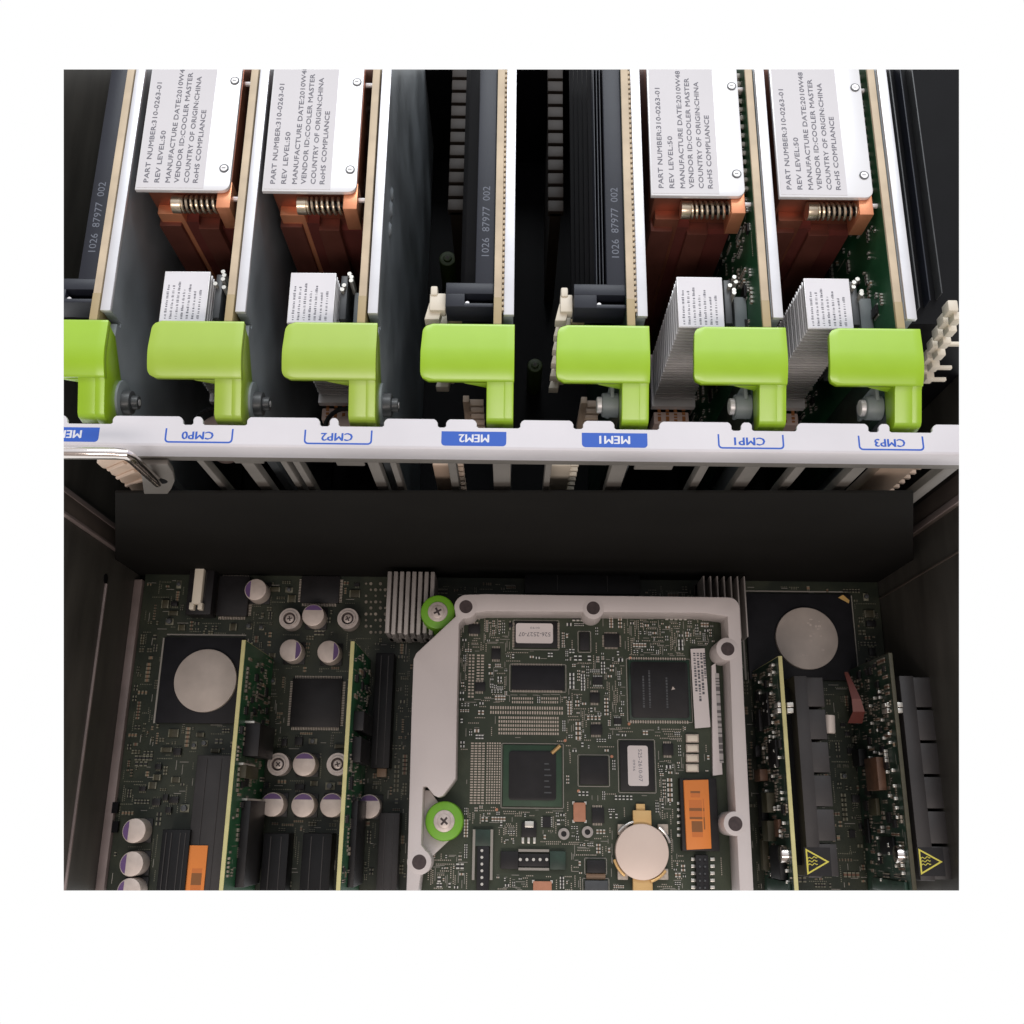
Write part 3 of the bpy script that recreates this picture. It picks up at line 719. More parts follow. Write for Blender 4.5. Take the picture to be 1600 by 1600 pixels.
def mem(i, label):
    X = XS[i]; T_ = thing('memory_module', label, 'memory module', (X, yEnd, 8), 'memory modules standing in the card cage')
    x0, x1 = core(T_, X, i); k = KP
    z = 168.2; X0 = X - 62 * k; X1 = x0 - .15
    yfoot = y5(449, z)
    mb = MB(); mb.box(X0, X1, yfoot, yBack, 158, z, 'slate', .3)
    # foot with its slot
    ya, yb = y5(484, z), y5(447, z); fx0 = X - (108 if i != 4 else 114) * k
    mb.box(fx0, X1, y5(464, z), yb, 158, z, 'slate', .2); mb.box(fx0, X1, ya, y5(478, z), 158, z - .15, 'slate', .2); mb.box(fx0, X - 78 * k, ya + .05, yb - .05, 158.2, z - .1, 'slate', .2)
    mb.box(X - 80 * k, X1, ya + .4, yb - .4, 157, 163, 'black')
    p = X - 74 * k; mb.cyl((p, y5(476, z), 160), (p, y5(476, z), 167), .7, 'alu', 10)
    mb.text('1026  87977  002', (X1 - 1.7, y5(405, z), z + .02), (0, 1, 0), (-1, 0, 0), y5(296, z) - y5(405, z), 2.3, 'ink_slate')
    mb.build('memory_socket', T_)
    # memory sticks lying one under the other
    for j in range(5):
        zz = 155 - j * 10
        mb = MB(); mb.box(X0 - 4.0 - j * .9, X1 - 1, yfoot + 2, yBack - 4, zz - 3, zz, 'black', .2)
        mb.build('memory_stick', T_)
    if i == 4:
        mb = MB()
        for d in (4, 9, 14): mb.box(X0 - d * k * .9 - .25, X0 - d * k * .9, yfoot + 1, yBack, 150, 167.2 - d * .3, 'slate')  # thin slate strips imitate reflections off the stacked memory sticks
        mb.build('stick_reflection', T_)
    if i != 0:
        for j in range(6):
            mb = MB(); zz = 165 - j * 10.5
            la, lb = X - (140 + (0 if i == 4 else 0)) * k, fx0 - .2
            yy0 = y5(500, 165); 
            mb.box(la + 1.0, lb, yy0 + 2.4, y5(462, 165), zz - 5, zz - .6, 'beige', .4)
            mb.box(la + 1.2, la + 3.4, y5(462, 165) - 1, y5(452, 165), zz - 5, zz, 'beige', .5)
            mb.prism([(la - .6, yy0), (lb - 2, yy0), (lb - 1.4, yy0 + 3), (la + 2.4, yy0 + 7), (la + .8, yy0 + 6)], zz - 6.5, zz - 2.0, 'beige', bev=.3)
            mb.box(la + 2.5, lb + 4.5, yy0 + 4.6, yy0 + 6.2, zz - 3.4, zz - 2.2, 'beige_brown', .2)
            mb.build('latch', T_)
        mb = MB(); q = X - 78 * k
        for j in range(9):
            z2 = 120 - j * 6; mb.box(q, q + 5, y5(640, 120), y5(630, 120), z2 - 1.2, z2 + .8, 'salmon', .2)
        mb.box(q - 2.0, q + .1, y5(640, 120), y5(630, 120), 60, 124, 'salmon', .2)
        mb.build('edge_connector', T_)
    make_handle(T_, X, 'lime'); 
    if i != 3: pivot(T_, X, i < 3)
    return T_

mem(0, 'memory module cut off at the left edge, its green handle beside a blue rail label')
cpu(1, 'processor module with green handle above the rail label CMP0')
cpu(2, 'processor module with green handle above the rail label CMP2')
mem(3, 'memory module with bright green handle above the blue rail label MEM2')
mem(4, 'memory module with bright green handle above the blue rail label MEM1')
cpu(5, 'processor module with green handle above the rail label CMP1')
cpu(6, 'processor module with green handle above the rail label CMP3')

# deep connectors on the cage floor between the blades
for (u0, v0, u1, v1, lab) in ((703, 120, 728, 328, 'brown ribbed connector deep between CMP2 and MEM2 blades'), (856, 120, 880, 330, 'brown ribbed connector deep between MEM2 and MEM1 blades')):
    z = 82; x0_, x1_, ya, yb = span(u0, v0, u1, v1, z)
    mb = MB(); mb.box(x0_ + 1, x1_ - 1, ya, yb, 4, z - 2, 'brown_deep')
    y = ya
    while y < yb: mb.box(x0_, x1_, y, y + 5.2, z - 4, z, 'brown_deep', .4); y += 6.6
    o = mb.build('cage_connector'); o['label'] = lab; o['category'] = 'connector'; o['group'] = 'brown connectors at the bottom of the card cage'
for (u, v, r, lab) in ((699, 402, 15, 'dim round green screw deep between CMP2 and MEM2 blades'), (836, 569, 13, 'dim round green screw deep between MEM2 and MEM1 blades'), (681, 612, 14, None)):
    if lab is None: continue
    p = at(u, v, 30); t_ = thing('captive_screw', lab, 'screw', (p.x, p.y, 3), 'green screws at the bottom of the card cage'); kk = 420 / F
    mb = MB(); mb.cyl((p.x, p.y, 3), (p.x, p.y, 29), r * kk, 'green_deep', 24, bev=.6); mb.build('knob', t_)
    mb = MB(); screw(mb, p.x, p.y, 30, r * kk * .5, 'green_deep'); mb.build('screw_head', t_)

# blank filler at the right end of the cage: black ribbed panel
xa = XS[6] + 2.2
fill = thing('filler_panel', 'black ribbed filler panel at the right end of the card cage', 'filler panel', (xa + 6, yEnd, 8))
mb = MB(); zf = 150
xb = xR - .5
mb.box(xa, xb, y5(490, zf), yBack, 20, zf - 6, 'black')
mb.build('panel', fill)
for j, off in enumerate((14, 27, 46, 64, 84)):
    x_ = XS[6] + off * KP * 1.12
    mb = MB(); mb.box(x_, x_ + .45, y5(500 - 12 * j, zf), yBack - 2, zf - 10, zf - j * .3, 'grey_dark' if j % 2 == 0 else 'slate', .1); mb.build('rib', fill)
lt = thing('latch_strip', 'beige latches in a slanting row at the right edge of the card cage', 'latches', at(1470, 530, 150))
for j in range(6):
    c = at(1490 - j * 8.5, 480 + j * 19, 165 - j * 8); mb = MB()
    mb.box(c.x - 1.6, c.x + 1.6, c.y - 1.2, c.y + 2.6, c.z - 5, c.z, 'beige', .5); mb.box(c.x + .4, c.x + 3.2, c.y - 3.4, c.y - .6, c.z - 6, c.z - 1.5, 'beige', .4)
    if j in (2, 4, 5): mb.box(c.x + 2, c.x + 8, c.y - 3.0, c.y - 1.8, c.z - 5, c.z - 3.4, 'beige', .2)
    mb.build('latch', lt)

# ================================================================ MOTHERBOARD
mob = thing('motherboard', 'dark green motherboard lying on the floor of the lower bay', 'motherboard', (xL + 5, yNear, -1.6))
mb = MB(); mb.box(xL + 3.8, xR - .4, yNear, yF + 1, -1.6, 0, 'pcb_dim'); mb.build('circuit_board', mob)
mx0, my0 = xL + 4.5, at(800, 1391, 0).y; mbw, mbh = xR - xL - 6, yF - 3 - my0
smd = MB(); FM = Field(smd, (mx0, my0, 0.02), (1, 0, 0), (0, 1, 0), mbw, mbh, 3, 'solder_green', 'solder_green', ('cap_tan', 'res_black', 'cap_brown', 'chip', 'olive'))
def reserve(u0, v0, u1, v1, z=0, pad=.4):
    x0, x1, y0, y1 = span(u0, v0, u1, v1, z); FM.take(x0 - mx0 - pad, y0 - my0 - pad, x1 - mx0 + pad, y1 - my0 + pad)
# ball-grid chips with round metal lids
for (u0, v0, u1, v1, cu, cv, r) in ((250, 996, 376, 1130, 320.5, 1063, 49), (1168, 928, 1335, 1062, 1261, 997, 49.5)):
    mb = MB(); x0, x1, y0, y1 = span(u0, v0, u1, v1, 2.4); mb.box(x0, x1, y0, y1, 0, 2.4, 'chip_blue', .2); reserve(u0, v0, u1, v1)
    e = .7
    mb.box(x0 - 1.6, x0 - .9, y0, y1, 0, .1, 'silk'); mb.box(x0, x1, y1 + 1.2, y1 + 1.8, 0, .1, 'silk'); mb.box(x1 + .9, x1 + 1.3, y0, y1, 0, .1, 'silk')
    if cu > 800:
        q = at(1318, 938, 2.5); mb.prism([(q.x, q.y + 2.5), (q.x + 2.6, q.y), (q.x + 2.2, q.y - 1.3), (q.x - 2.2, q.y + 1.2)], 2.3, 2.55, 'gold')
    cb_ = mb.build('lidded_chip', mob)
    mb = MB(); p = at(cu, cv, 4.2); mb.cyl((p.x, p.y, 2.3), (p.x, p.y, 4.2), r * 438 / F, 'lid', 72, bev=.25)
    if cu > 800:
        rr_ = random.Random(2)
        for _ in range(14):
            a = p.x + rr_.uniform(-3, 6); b = p.y + rr_.uniform(-8, 8); mb.box(a, a + rr_.uniform(.4, 1.8), b, b + rr_.uniform(.3, 1), 4.1, 4.215, 'cap_top')
    mb.build('metal_lid', cb_)
# other chips
for (u0, v0, u1, v1, zt) in ((455, 1060, 533, 1136, 1.6), (340, 900, 388, 962, 3), (470, 900, 530, 942, 2)):
    mb = MB(); x0, x1, y0, y1 = span(u0, v0, u1, v1, zt); mb.box(x0, x1, y0, y1, .1, zt, 'chip', .2)
    nn = int((x1 - x0 - 1) / .7)
    for i in range(nn):
        t = x0 + .7 + i * .7; mb.box(t, t + .32, y0 - 1.2, y0, 0, .4, 'pad'); mb.box(t, t + .32, y1, y1 + 1.2, 0, .4, 'pad')
    nn = int((y1 - y0 - 1) / .7)
    for i in range(nn):
        t = y0 + .7 + i * .7; mb.box(x0 - 1.2, x0, t, t + .32, 0, .4, 'pad'); mb.box(x1, x1 + 1.2, t, t + .32, 0, .4, 'pad')
    mb.build('chip', mob); reserve(u0 - 5, v0 - 5, u1 + 5, v1 + 5)
# electrolytic capacitors, purple-marked
kz = 432 / F
for (u, v, ang) in ((399, 921, 180), (489, 961, 90), (454, 1016, 0), (513, 1018, 0), (475, 1194, 90), (425, 1257, 90), (473, 1258, 90), (518, 1258, 90), (576, 1260, 90), (209, 1298, 180), (205, 1350, 180), (201, 1392, 180), (1190, 905, 90)):
    if u == 1190: continue
    mb = MB(); z = 9.0; p = at(u, v, z); r = 17.8 * kz
    mb.cyl((p.x, p.y, .8), (p.x, p.y, z), r, 'cap_top', 36, bev=.45); mb.box(p.x - r, p.x + r, p.y - r, p.y + r, 0, .9, 'chip', .2)
    c = mb.build('capacitor', mob); reserve(u - 20, v - 20, u + 20, v + 20)
    mb = MB(); t0 = radians(ang); pts = []
    for i in range(-6, 7):
        t = t0 + radians(60 * i / 6); pts.append((p.x + (r - .42) * math.cos(t), p.y + (r - .42) * math.sin(t)))
    mb.prism(pts, z - .1, z + .06, 'purple'); mb.build('polarity_mark', c)
# hollow standoffs with screws
for (u, v, rot) in ((452, 966, .2), (543, 966, .5), (434, 1194, .8), (527, 1194, .3)):
    z = 7; p = at(u, v, z); r = 17 * kz; mb = MB()
    mb.cyl((p.x, p.y, 0), (p.x, p.y, 4), r * .8, 'screw_tan', 32); mb.ring((p.x, p.y), r * .70, r, 0, z - .8, 'screw_tan', 40); mb.ring((p.x, p.y), r * .58, r * .72, 0, z, 'screw_tan', 40)
    mb.ring((p.x, p.y), r * .36, r * .56, 3.8, z - 1, 'hole', 32); screw(mb, p.x, p.y, z - .6, r * .42, 'screw_tan', rot)
    mb.build('mounting_screw', mob); reserve(u - 20, v - 20, u + 20, v + 20)
# finned aluminium sinks near the cross panel
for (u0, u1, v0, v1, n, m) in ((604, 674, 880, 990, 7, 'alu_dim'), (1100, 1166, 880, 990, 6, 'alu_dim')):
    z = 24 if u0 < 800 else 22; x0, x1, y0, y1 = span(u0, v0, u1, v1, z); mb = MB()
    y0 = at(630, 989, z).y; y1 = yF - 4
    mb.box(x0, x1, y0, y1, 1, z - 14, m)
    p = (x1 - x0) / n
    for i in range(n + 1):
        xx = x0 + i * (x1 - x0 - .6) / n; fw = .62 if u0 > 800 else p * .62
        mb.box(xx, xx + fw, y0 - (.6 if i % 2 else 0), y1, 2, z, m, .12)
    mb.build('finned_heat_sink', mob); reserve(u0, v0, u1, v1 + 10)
# slots and connectors
def conn(name, u0, v0, u1, v1, zt, m='black_slot', grooves=1):
    mb = MB(); x0, x1, y0, y1 = span(u0, v0, u1, v1, zt); mb.box(x0, x1, y0, y1, 0, zt, m, .3)
    for g in range(grooves):
        c = x0 + (x1 - x0) * (g + .5) / grooves; w_ = (x1 - x0) / grooves * .22
        mb.box(c - w_, c - w_ + .35, y0 + 1.2, y1 - 1.2, zt - .3, zt + .35, 'sink_black'); mb.box(c + w_ - .35, c + w_, y0 + 1.2, y1 - 1.2, zt - .3, zt + .35, 'sink_black')
    o = mb.build(name, mob); reserve(u0, v0, u1, v1); return o
conn('card_slot', 248, 1296, 292, 1410, 11, grooves=2); conn('card_slot', 408, 1302, 448, 1410, 11); conn('card_slot', 470, 1302, 516, 1410, 11)
conn('card_slot', 297, 1180, 352, 1410, 9, 'sink_black', 1); conn('card_slot', 583, 1020, 612, 1200, 10); conn('card_slot', 590, 1270, 622, 1410, 9, 'sink_black')
conn('card_slot', 820, 895, 1000, 928, 8, grooves=1)
o = conn('memory_slot', 293, 890, 332, 960, 9, 'chip', 1)
mb = MB(); x0, x1, y0, y1 = span(301, 895, 315, 952, 12); mb.box(x0, x1, y0 + 2.4, y1 + 10, 8, 12, 'beige', .3)
mb.box(x0 - .9, x0 + 1.1, y0, y0 + 3, 8, 12, 'beige', .3); mb.box(x1 - 1.1, x1 + .9, y0, y0 + 3, 8, 12, 'beige', .3); mb.build('latch', o)
mb = MB(); x0, x1, y0, y1 = span(290, 1321, 321, 1400, 9.7); mb.box(x0, x1, y0, y1, 8.8, 9.7, 'sticker_orange')
xa_, xb_, ya_, yb_ = span(298, 1357, 314, 1400, 9.8); mb.box(xa_, xb_, ya_, yb_, 9.5, 9.78, 'barcode_orange'); mb.build('orange_label', mob)
mb = MB(); pxbox(mb, 589, 1188, 604, 1214, 0, 3, 'cap_tan', .2); mb.build('tan_component', mob)
# dotted pin field beside the left sink
mb = MB()
for j in range(9):
    for i in range(5):
        if (i * 3 + j * 5) % 7 < 5:
            p = at(572 + i * 7.5, 912 + j * 9.5, .3); mb.cyl((p.x, p.y, 0), (p.x, p.y, .5), .5 + .2 * ((i + j) % 2), 'solder_dim', 8)
mb.build('pin_field', mob, kind='stuff'); reserve(565, 905, 606, 992)
reserve(640, 925, 1180, 1400, 20)
R = random.Random(12)
for (u0, v0, u1, v1, n) in ((250, 905, 292, 990, 9), (352, 965, 440, 992, 8), (225, 1132, 345, 1180, 12), (215, 1185, 300, 1285, 16), (400, 905, 470, 945, 7), (385, 1010, 440, 1100, 8), (440, 1150, 540, 1178, 6),
                            (536, 900, 572, 940, 5), (560, 1040, 582, 1190, 8), (1345, 905, 1372, 1050, 9), (1175, 900, 1335, 922, 12), (1310, 1130, 1360, 1300, 10), (395, 1215, 545, 1236, 5)):
    for _ in range(n):
        u = R.uniform(u0, u1 - 12); v = R.uniform(v0, v1 - 10); a, b, c, d = span(u, v, u + R.uniform(7, 15), v + R.uniform(6, 13), 1)
        if not FM.free(a - mx0 - .2, c - my0 - .2, b - mx0 + .2, d - my0 + .2): continue
        FM.take(a - mx0 - .3, c - my0 - .3, b - mx0 + .3, d - my0 + .3)
        k = R.random(); h = R.uniform(.8, 2.2); mb = MB()
        if k < .35:
            mb.box(a, b, c, d, 0, h, 'olive', .2); mb.box(a - .4, a + .5, c, d, 0, h * .9, 'solder_green', .1); mb.box(b - .5, b + .4, c, d, 0, h * .9, 'solder_green', .1)
        elif k < .6:
            q = min(b - a, d - c) / 2; mb.box(a, b, c, d, 0, .5, 'solder_green', .1); mb.cyl(((a + b) / 2, (c + d) / 2, .3), ((a + b) / 2, (c + d) / 2, h + .6), q * .8, 'grey_dark', 18, bev=.2)
        else:
            mb.box(a, b, c, d, .1, h, 'chip', .12)
            for t in range(int((b - a) / .7)): mb.box(a + .2 + t * .7, a + .5 + t * .7, c - .7, c, 0, .3, 'solder_green'); mb.box(a + .2 + t * .7, a + .5 + t * .7, d, d + .7, 0, .3, 'solder_green')
        mb.build('board_component', mob)
FM.fill(16000, big=.06, silk=.08); smd.build('surface_components', mob, kind='stuff')

# ================================================================ RISER CARDS (left) AND POWER MODULES (right)
def riser(name, cat, label, u, vt, ztop, side, seed, m_face, n, edge='pcb_edge_yellow', group=None, sol='solder_dim'):
    p = at(u, vt, ztop); y0 = yNear + 2; th = 1.5
    T_ = thing(name, label, cat, (p.x, y0, 0), group)
    mb = MB(); xa, xb = p.x - th / 2, p.x + th / 2
    mb.box(xa, xb, y0, p.y, .5, ztop, edge, .08)
    xf = xb if side > 0 else xa
    mb.box(xf - .05, xf + .12 * side + (.05 if side < 0 else 0), y0, p.y - .3, .6, ztop - .5, m_face)
    mb.build('circuit_board', T_)
    xo = xf + .14 * side; yv0 = at(u, 1391, ztop).y + 1
    mb = MB(); A = (0, 0, 1) if side < 0 else (0, 1, 0); B = (0, 1, 0) if side < 0 else (0, 0, 1)
    if side < 0: Fd = Field(mb, (xo, yv0, 2), A, B, ztop - 3, p.y - yv0 - 1, seed, sol, sol, ('cap_brown', 'cap_brown', 'res_black', 'olive', 'cap_tan'))
    else: Fd = Field(mb, (xo, yv0, 2), A, B, p.y - yv0 - 1, ztop - 3, seed, sol, sol)
    if side < 0:
        R = random.Random(seed * 7)
        for _ in range(60):
            a = R.uniform(2, ztop - 20); b = R.uniform(2, p.y - yv0 - 18); w_, h_ = R.uniform(4, 15), R.uniform(4, 14)
            if not Fd.free(a - .3, b - .3, a + w_ + .3, b + h_ + .3): continue
            Fd.take(a, b, a + w_, b + h_); mb.M = Fd.Mx; k = R.choice(('chip', 'black_slot', 'cap_brown', 'olive', 'chip')); mb.box(a, a + w_, b, b + h_, 0, R.uniform(.8, 3.5), k, .25); mb.M = None
            if R.random() > .93: break
    Fd.fill(n, big=.2, silk=.6); mb.build('surface_components', T_, kind='stuff')
    return T_, xo, p.y, yv0
T1, xo, yt, yv = riser('riser_card', 'riser card', 'green riser card standing on the left, beside the round silver lid', 381, 1000, 50, 1, 21, 'pcb_green', 320, group='riser cards in the left half of the lower bay')
for (v0, v1, z0, z1, d, m) in ((1128, 1180, 14, 40, 6, 'chip'), (1195, 1215, 24, 44, 3, 'olive'), (1250, 1390, 8, 34, 3.4, 'chip')):
    mb = MB(); a = at(385, v1, 45).y; b = at(385, v0, 45).y; mb.box(xo, xo + d, a, b, z0, z1, m, .2)
    mb.box(xo, xo + d * .6, b, b + .8, z0 + 1, z1 + .5, 'solder'); mb.build('chip', T1)
T2, xo, yt, yv = riser('riser_card', 'riser card', 'green riser card standing in the middle left, beside the white plastic frame', 551, 1002, 50, 1, 22, 'pcb_green', 320, group='riser cards in the left half of the lower bay')
for (v0, v1, z0, z1, d, m) in ((1110, 1140, 14, 42, 4, 'chip'), (1150, 1190, 14, 42, 3.5, 'chip'), (1250, 1390, 8, 34, 2.4, 'chip')):
    mb = MB(); a = at(550, v1, 45).y; b = at(550, v0, 45).y; mb.box(xo, xo + d, a, b, z0, z1, m, .2); mb.build('chip', T2)

def power(label, u, vt, ztop, seed, edge, su0, su1, sv0, sv1, tri, lab2):
    T_, xo, yt, yv = riser('power_module', 'power module', label, u, vt, ztop, -1, seed, 'pcb_green_dark', 900, edge, 'power modules at the right of the lower bay')
    # bright solder posts along the board's face
    mb = MB(); R = random.Random(seed)
    for _ in range(46):
        y = R.uniform(yv, yt - 3); z = R.choice((44, 38, 32, 26, 20)) - (50 - ztop); mb.box(xo - 1.5, xo, y, y + 1.1, z, z + 1.3, 'solder', .2)
    for (v, z) in ((1335, ztop - 6),):
        y = at(u, v, z).y; mb.cyl((xo, y, z), (xo - 3.0, y, z), 3.2, 'chrome', 20, bev=.6)
    mb.build('solder_posts', T_, kind='stuff')
    mb = MB(); y = at(u, 1385, ztop - 4).y; mb.box(xo - 1.2, xo, y - 3, y + 1.5, 10, ztop - 4, 'pcb_green_dark', .2); mb.build('terminal_block', T_)
    # black slotted heat sink on the other face
    z = ztop - 6; x0 = at(su0, 1200, z).x; x1 = at(su1, 1200, z).x; y0 = at(su0, sv1, z).y; y1 = at(su0, sv0, z).y
    mb = MB(); ns = 6; hgt = (y1 - y0) / ns
    mb.box(x0, x0 + (x1 - x0) * .45, y0, y1, 6, z, 'sink_black', .3)
    for j in range(ns):
        mb.box(x0 + (x1 - x0) * .4, x1, y0 + j * hgt + .55, y0 + (j + 1) * hgt - .55, 6, z - .05, 'sink_black', .2)
    mb.box(p_[0] if False else x0 - 3.5, x0 + .2, y0 + 4, y1 - 4, 8, z - 8, 'black')
    hs = mb.build('slotted_heat_sink', T_)
    mb = MB(); xl_, xr_, yb_, yt_ = span(tri - 18, 1326, tri + 18, 1367, z + .2)
    mb.box(xl_ - .6, xr_ + .6, yb_ - .4, yt_ + .4, z - .1, z + .1, 'chip')
    A, B, C = Vector((xl_, yb_)), Vector((xl_, yt_)), Vector((xr_, (yb_ + yt_) / 2)); G = (A + B + C) / 3
    outer = [A, C, B]; inner = [G + (q - G) * .80 for q in outer]
    for i in range(3):
        a, b = outer[i], outer[(i + 1) % 3]; c, d = inner[(i + 1) % 3], inner[i]
        mb.prism([tuple(a), tuple(b), tuple(c), tuple(d)], z + .05, z + .2, 'yellow')
    for j in range(3):                                          # three wavy heat lines
        yy = G.y + (j - 1) * 1.15
        pts = [(G.x - 2.1 + t * .42, yy + .32 * math.sin(t * 1.5) + t * .06, z + .16) for t in range(9)]
        mb.tube(pts, .17, 'yellow', 6)
    mb.box(G.x - 2.5, G.x - 2.2, G.y - 1.7, G.y + 1.7, z + .05, z + .22, 'yellow')
    mb.build('hot_surface_label', hs)
    return T_, hs, z
p_ = (0,)
PM1, h1, zz = power('power module with a yellow board edge, nearer the white plastic frame', 1219, 1025, 47, 31, 'pcb_edge_yellow', 1251, 1297, 1056, 1371, 1278, '')
PM2, h2, zz = power('power module with a grey board edge, nearer the right side wall', 1391, 1020, 50, 32, 'olive', 1420, 1471, 1056, 1376, 1455, '')
for T_, u in ((PM1, 1229), (PM2, 1400)):
    mb = MB()
    for du in (-9, 6):
        for dv in (0, 9):
            p = at(u + du, 1101 + dv, 46); mb.box(p.x - 1.2, p.x + 1.2, p.y - .9, p.y + .9, 40, 46, 'solder', .2)
    mb.build('clip_post', T_)
# loose bits between the two power modules
mb = MB(); a = at(1295, 1118, 34); b = at(1296, 1146, 34)
mb.cyl((a.x, a.y, 34), (b.x, b.y, 34), 2.3, 'lid', 18, bev=.4); mb.box(a.x - 1.5, a.x + 1.5, b.y, a.y, 0, 33, 'black'); o = mb.build('silver_can'); o['label'] = 'small silver can lying between the two slotted heat sinks'; o['category'] = 'capacitor'
mb = MB(); pr = [(1322, 1050, 30), (1330, 1070, 33), (1338, 1092, 36), (1342, 1112, 34), (1336, 1130, 28)]
for i in range(len(pr) - 1):
    a = at(*pr[i]); b = at(*pr[i + 1]); w0 = .7 + i * .55; w1 = .7 + (i + 1) * .55
    mb.add([(a.x - w0, a.y, a.z), (a.x + w0, a.y, a.z), (b.x + w1, b.y, b.z), (b.x - w1, b.y, b.z), (a.x - w0, a.y, a.z - .5), (a.x + w0, a.y, a.z - .5), (b.x + w1, b.y, b.z - .5), (b.x - w1, b.y, b.z - .5)],
           [(0, 1, 2, 3), (7, 6, 5, 4), (0, 4, 5, 1), (1, 5, 6, 2), (2, 6, 7, 3), (3, 7, 4, 0)], 'red_ribbon')
o = mb.build('ribbon_cable'); o['label'] = 'short dark red ribbon cable beside the rear power board'; o['category'] = 'cable'

# ================================================================ FRAMED CONTROLLER BOARD
ZB, ZT = 22.0, 37.0
spm = thing('controller_board', 'green controller board in a white plastic frame, centre of the lower bay', 'circuit board', (at(900, 1391, ZB).x, yNear, 0))
def P2(u, v, z=ZT): q = at(u, v, z); return (q.x, q.y)
mb = MB(); mb.prism([P2(716, 950, ZB), P2(1140, 950, ZB), P2(1152, 1420, ZB), P2(658, 1420, ZB), P2(662, 1225, ZB), P2(714, 1210, ZB)], ZB - 1.6, ZB, 'pcb')
mb.build('circuit_board', spm)
outer = [(634, 1420), (638, 1300), (643, 1110), (646, 1030), (650, 1021), (712, 963)]
for i in range(7):
    t = radians(190 - i * 16); outer.append((729 + 19 * math.cos(t), 948 - 19 * math.sin(t)))
outer += [(760, 928), (930, 930.5), (1135, 933)]
for i in range(1, 7):
    t = radians(90 - i * 15); outer.append((1138 + 18 * math.cos(t), 951 - 18 * math.sin(t)))
outer += [(1163, 1100), (1173, 1300), (1179, 1420)]
inner = [(1157, 1420), (1153, 1330), (1146, 1200), (1141, 1050), (1137, 963), (1100, 957.5), (950, 956), (760, 955), (740, 958), (722, 968), (717, 975), (714, 1100), (712, 1216), (705, 1226), (692, 1243), (685, 1246), (678, 1243), (667, 1229), (661, 1229), (658, 1320), (672, 1338), (670, 1356), (657, 1368), (650, 1420)]
poly = [P2(*q) for q in outer + inner]
mb = MB(); mb.prism(poly, ZB + .1, ZT, 'frame_white', bev=.35)
# bosses
for (u, v, r) in ((728, 948, 19), (927, 950, 18), (1137, 1014, 18.5), (1149, 1287, 18), (655, 1347, 18.5)):
    x, y = P2(u, v); mb.cyl((x, y, ZB), (x, y, ZT + .03), r * 402 / F, 'frame_white', 40, bev=.3)
x, y = P2(684, 1300); 
# web carrying the lower captive screw
a = P2(662, 1330, 30); b = P2(700, 1318, 30)
mb.prism([P2(661, 1235, 25), P2(672, 1235, 25), P2(716, 1300, 25), P2(668, 1345, 25), P2(659, 1340, 25)], ZB, 26, 'frame_white', bev=.2)
fr = mb.build('frame', spm)
mb = MB()
for (u, v) in ((728, 948), (927, 950), (1137, 1014), (1149, 1287), (655, 1347)):
    x, y = P2(u, v); mb = MB(); mb.cyl((x, y, ZT - 1), (x, y, ZT + .08), 10.8 * 402 / F, 'hole', 28); mb.build('pin_hole', fr)
for (u, v, z, r) in ((684, 956, 31, 26), (694, 1283, 30, 27)):
    x, y = P2(u, v, z); mb = MB(); kk = (H - z) / .95 / F
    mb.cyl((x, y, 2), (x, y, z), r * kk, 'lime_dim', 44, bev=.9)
    if v > 1000: mb.prism([P2(694, 1310, z), P2(721, 1290, z), P2(716, 1302, z), P2(700, 1312, z)], z - 4, z - .4, 'lime_dim', bev=.2)
    g = mb.build('captive_knob', spm)
    mb = MB(); mb.cyl((x, y, z - 1), (x, y, z + .5), 15 * kk, 'screw_tan', 32, bev=.3); screw(mb, x, y, z + .9, 10.5 * kk, 'screw_tan', .5 if v < 1000 else .9); mb.build('screw_head', g)

sm = MB(); sx0, sy0 = at(720, 1391, ZB).x, at(800, 1391, ZB).y
sx0 = at(662, 1391, ZB).x
FS = Field(sm, (sx0, sy0, ZB + .02), (1, 0, 0), (0, 1, 0), at(1132, 1300, ZB).x - sx0, at(800, 958, ZB).y - sy0, 77)
def rs(u0, v0, u1, v1, pad=.35):
    x0, x1, y0, y1 = span(u0, v0, u1, v1, ZB); FS.take(x0 - sx0 - pad, y0 - sy0 - pad, x1 - sx0 + pad, y1 - sy0 + pad)
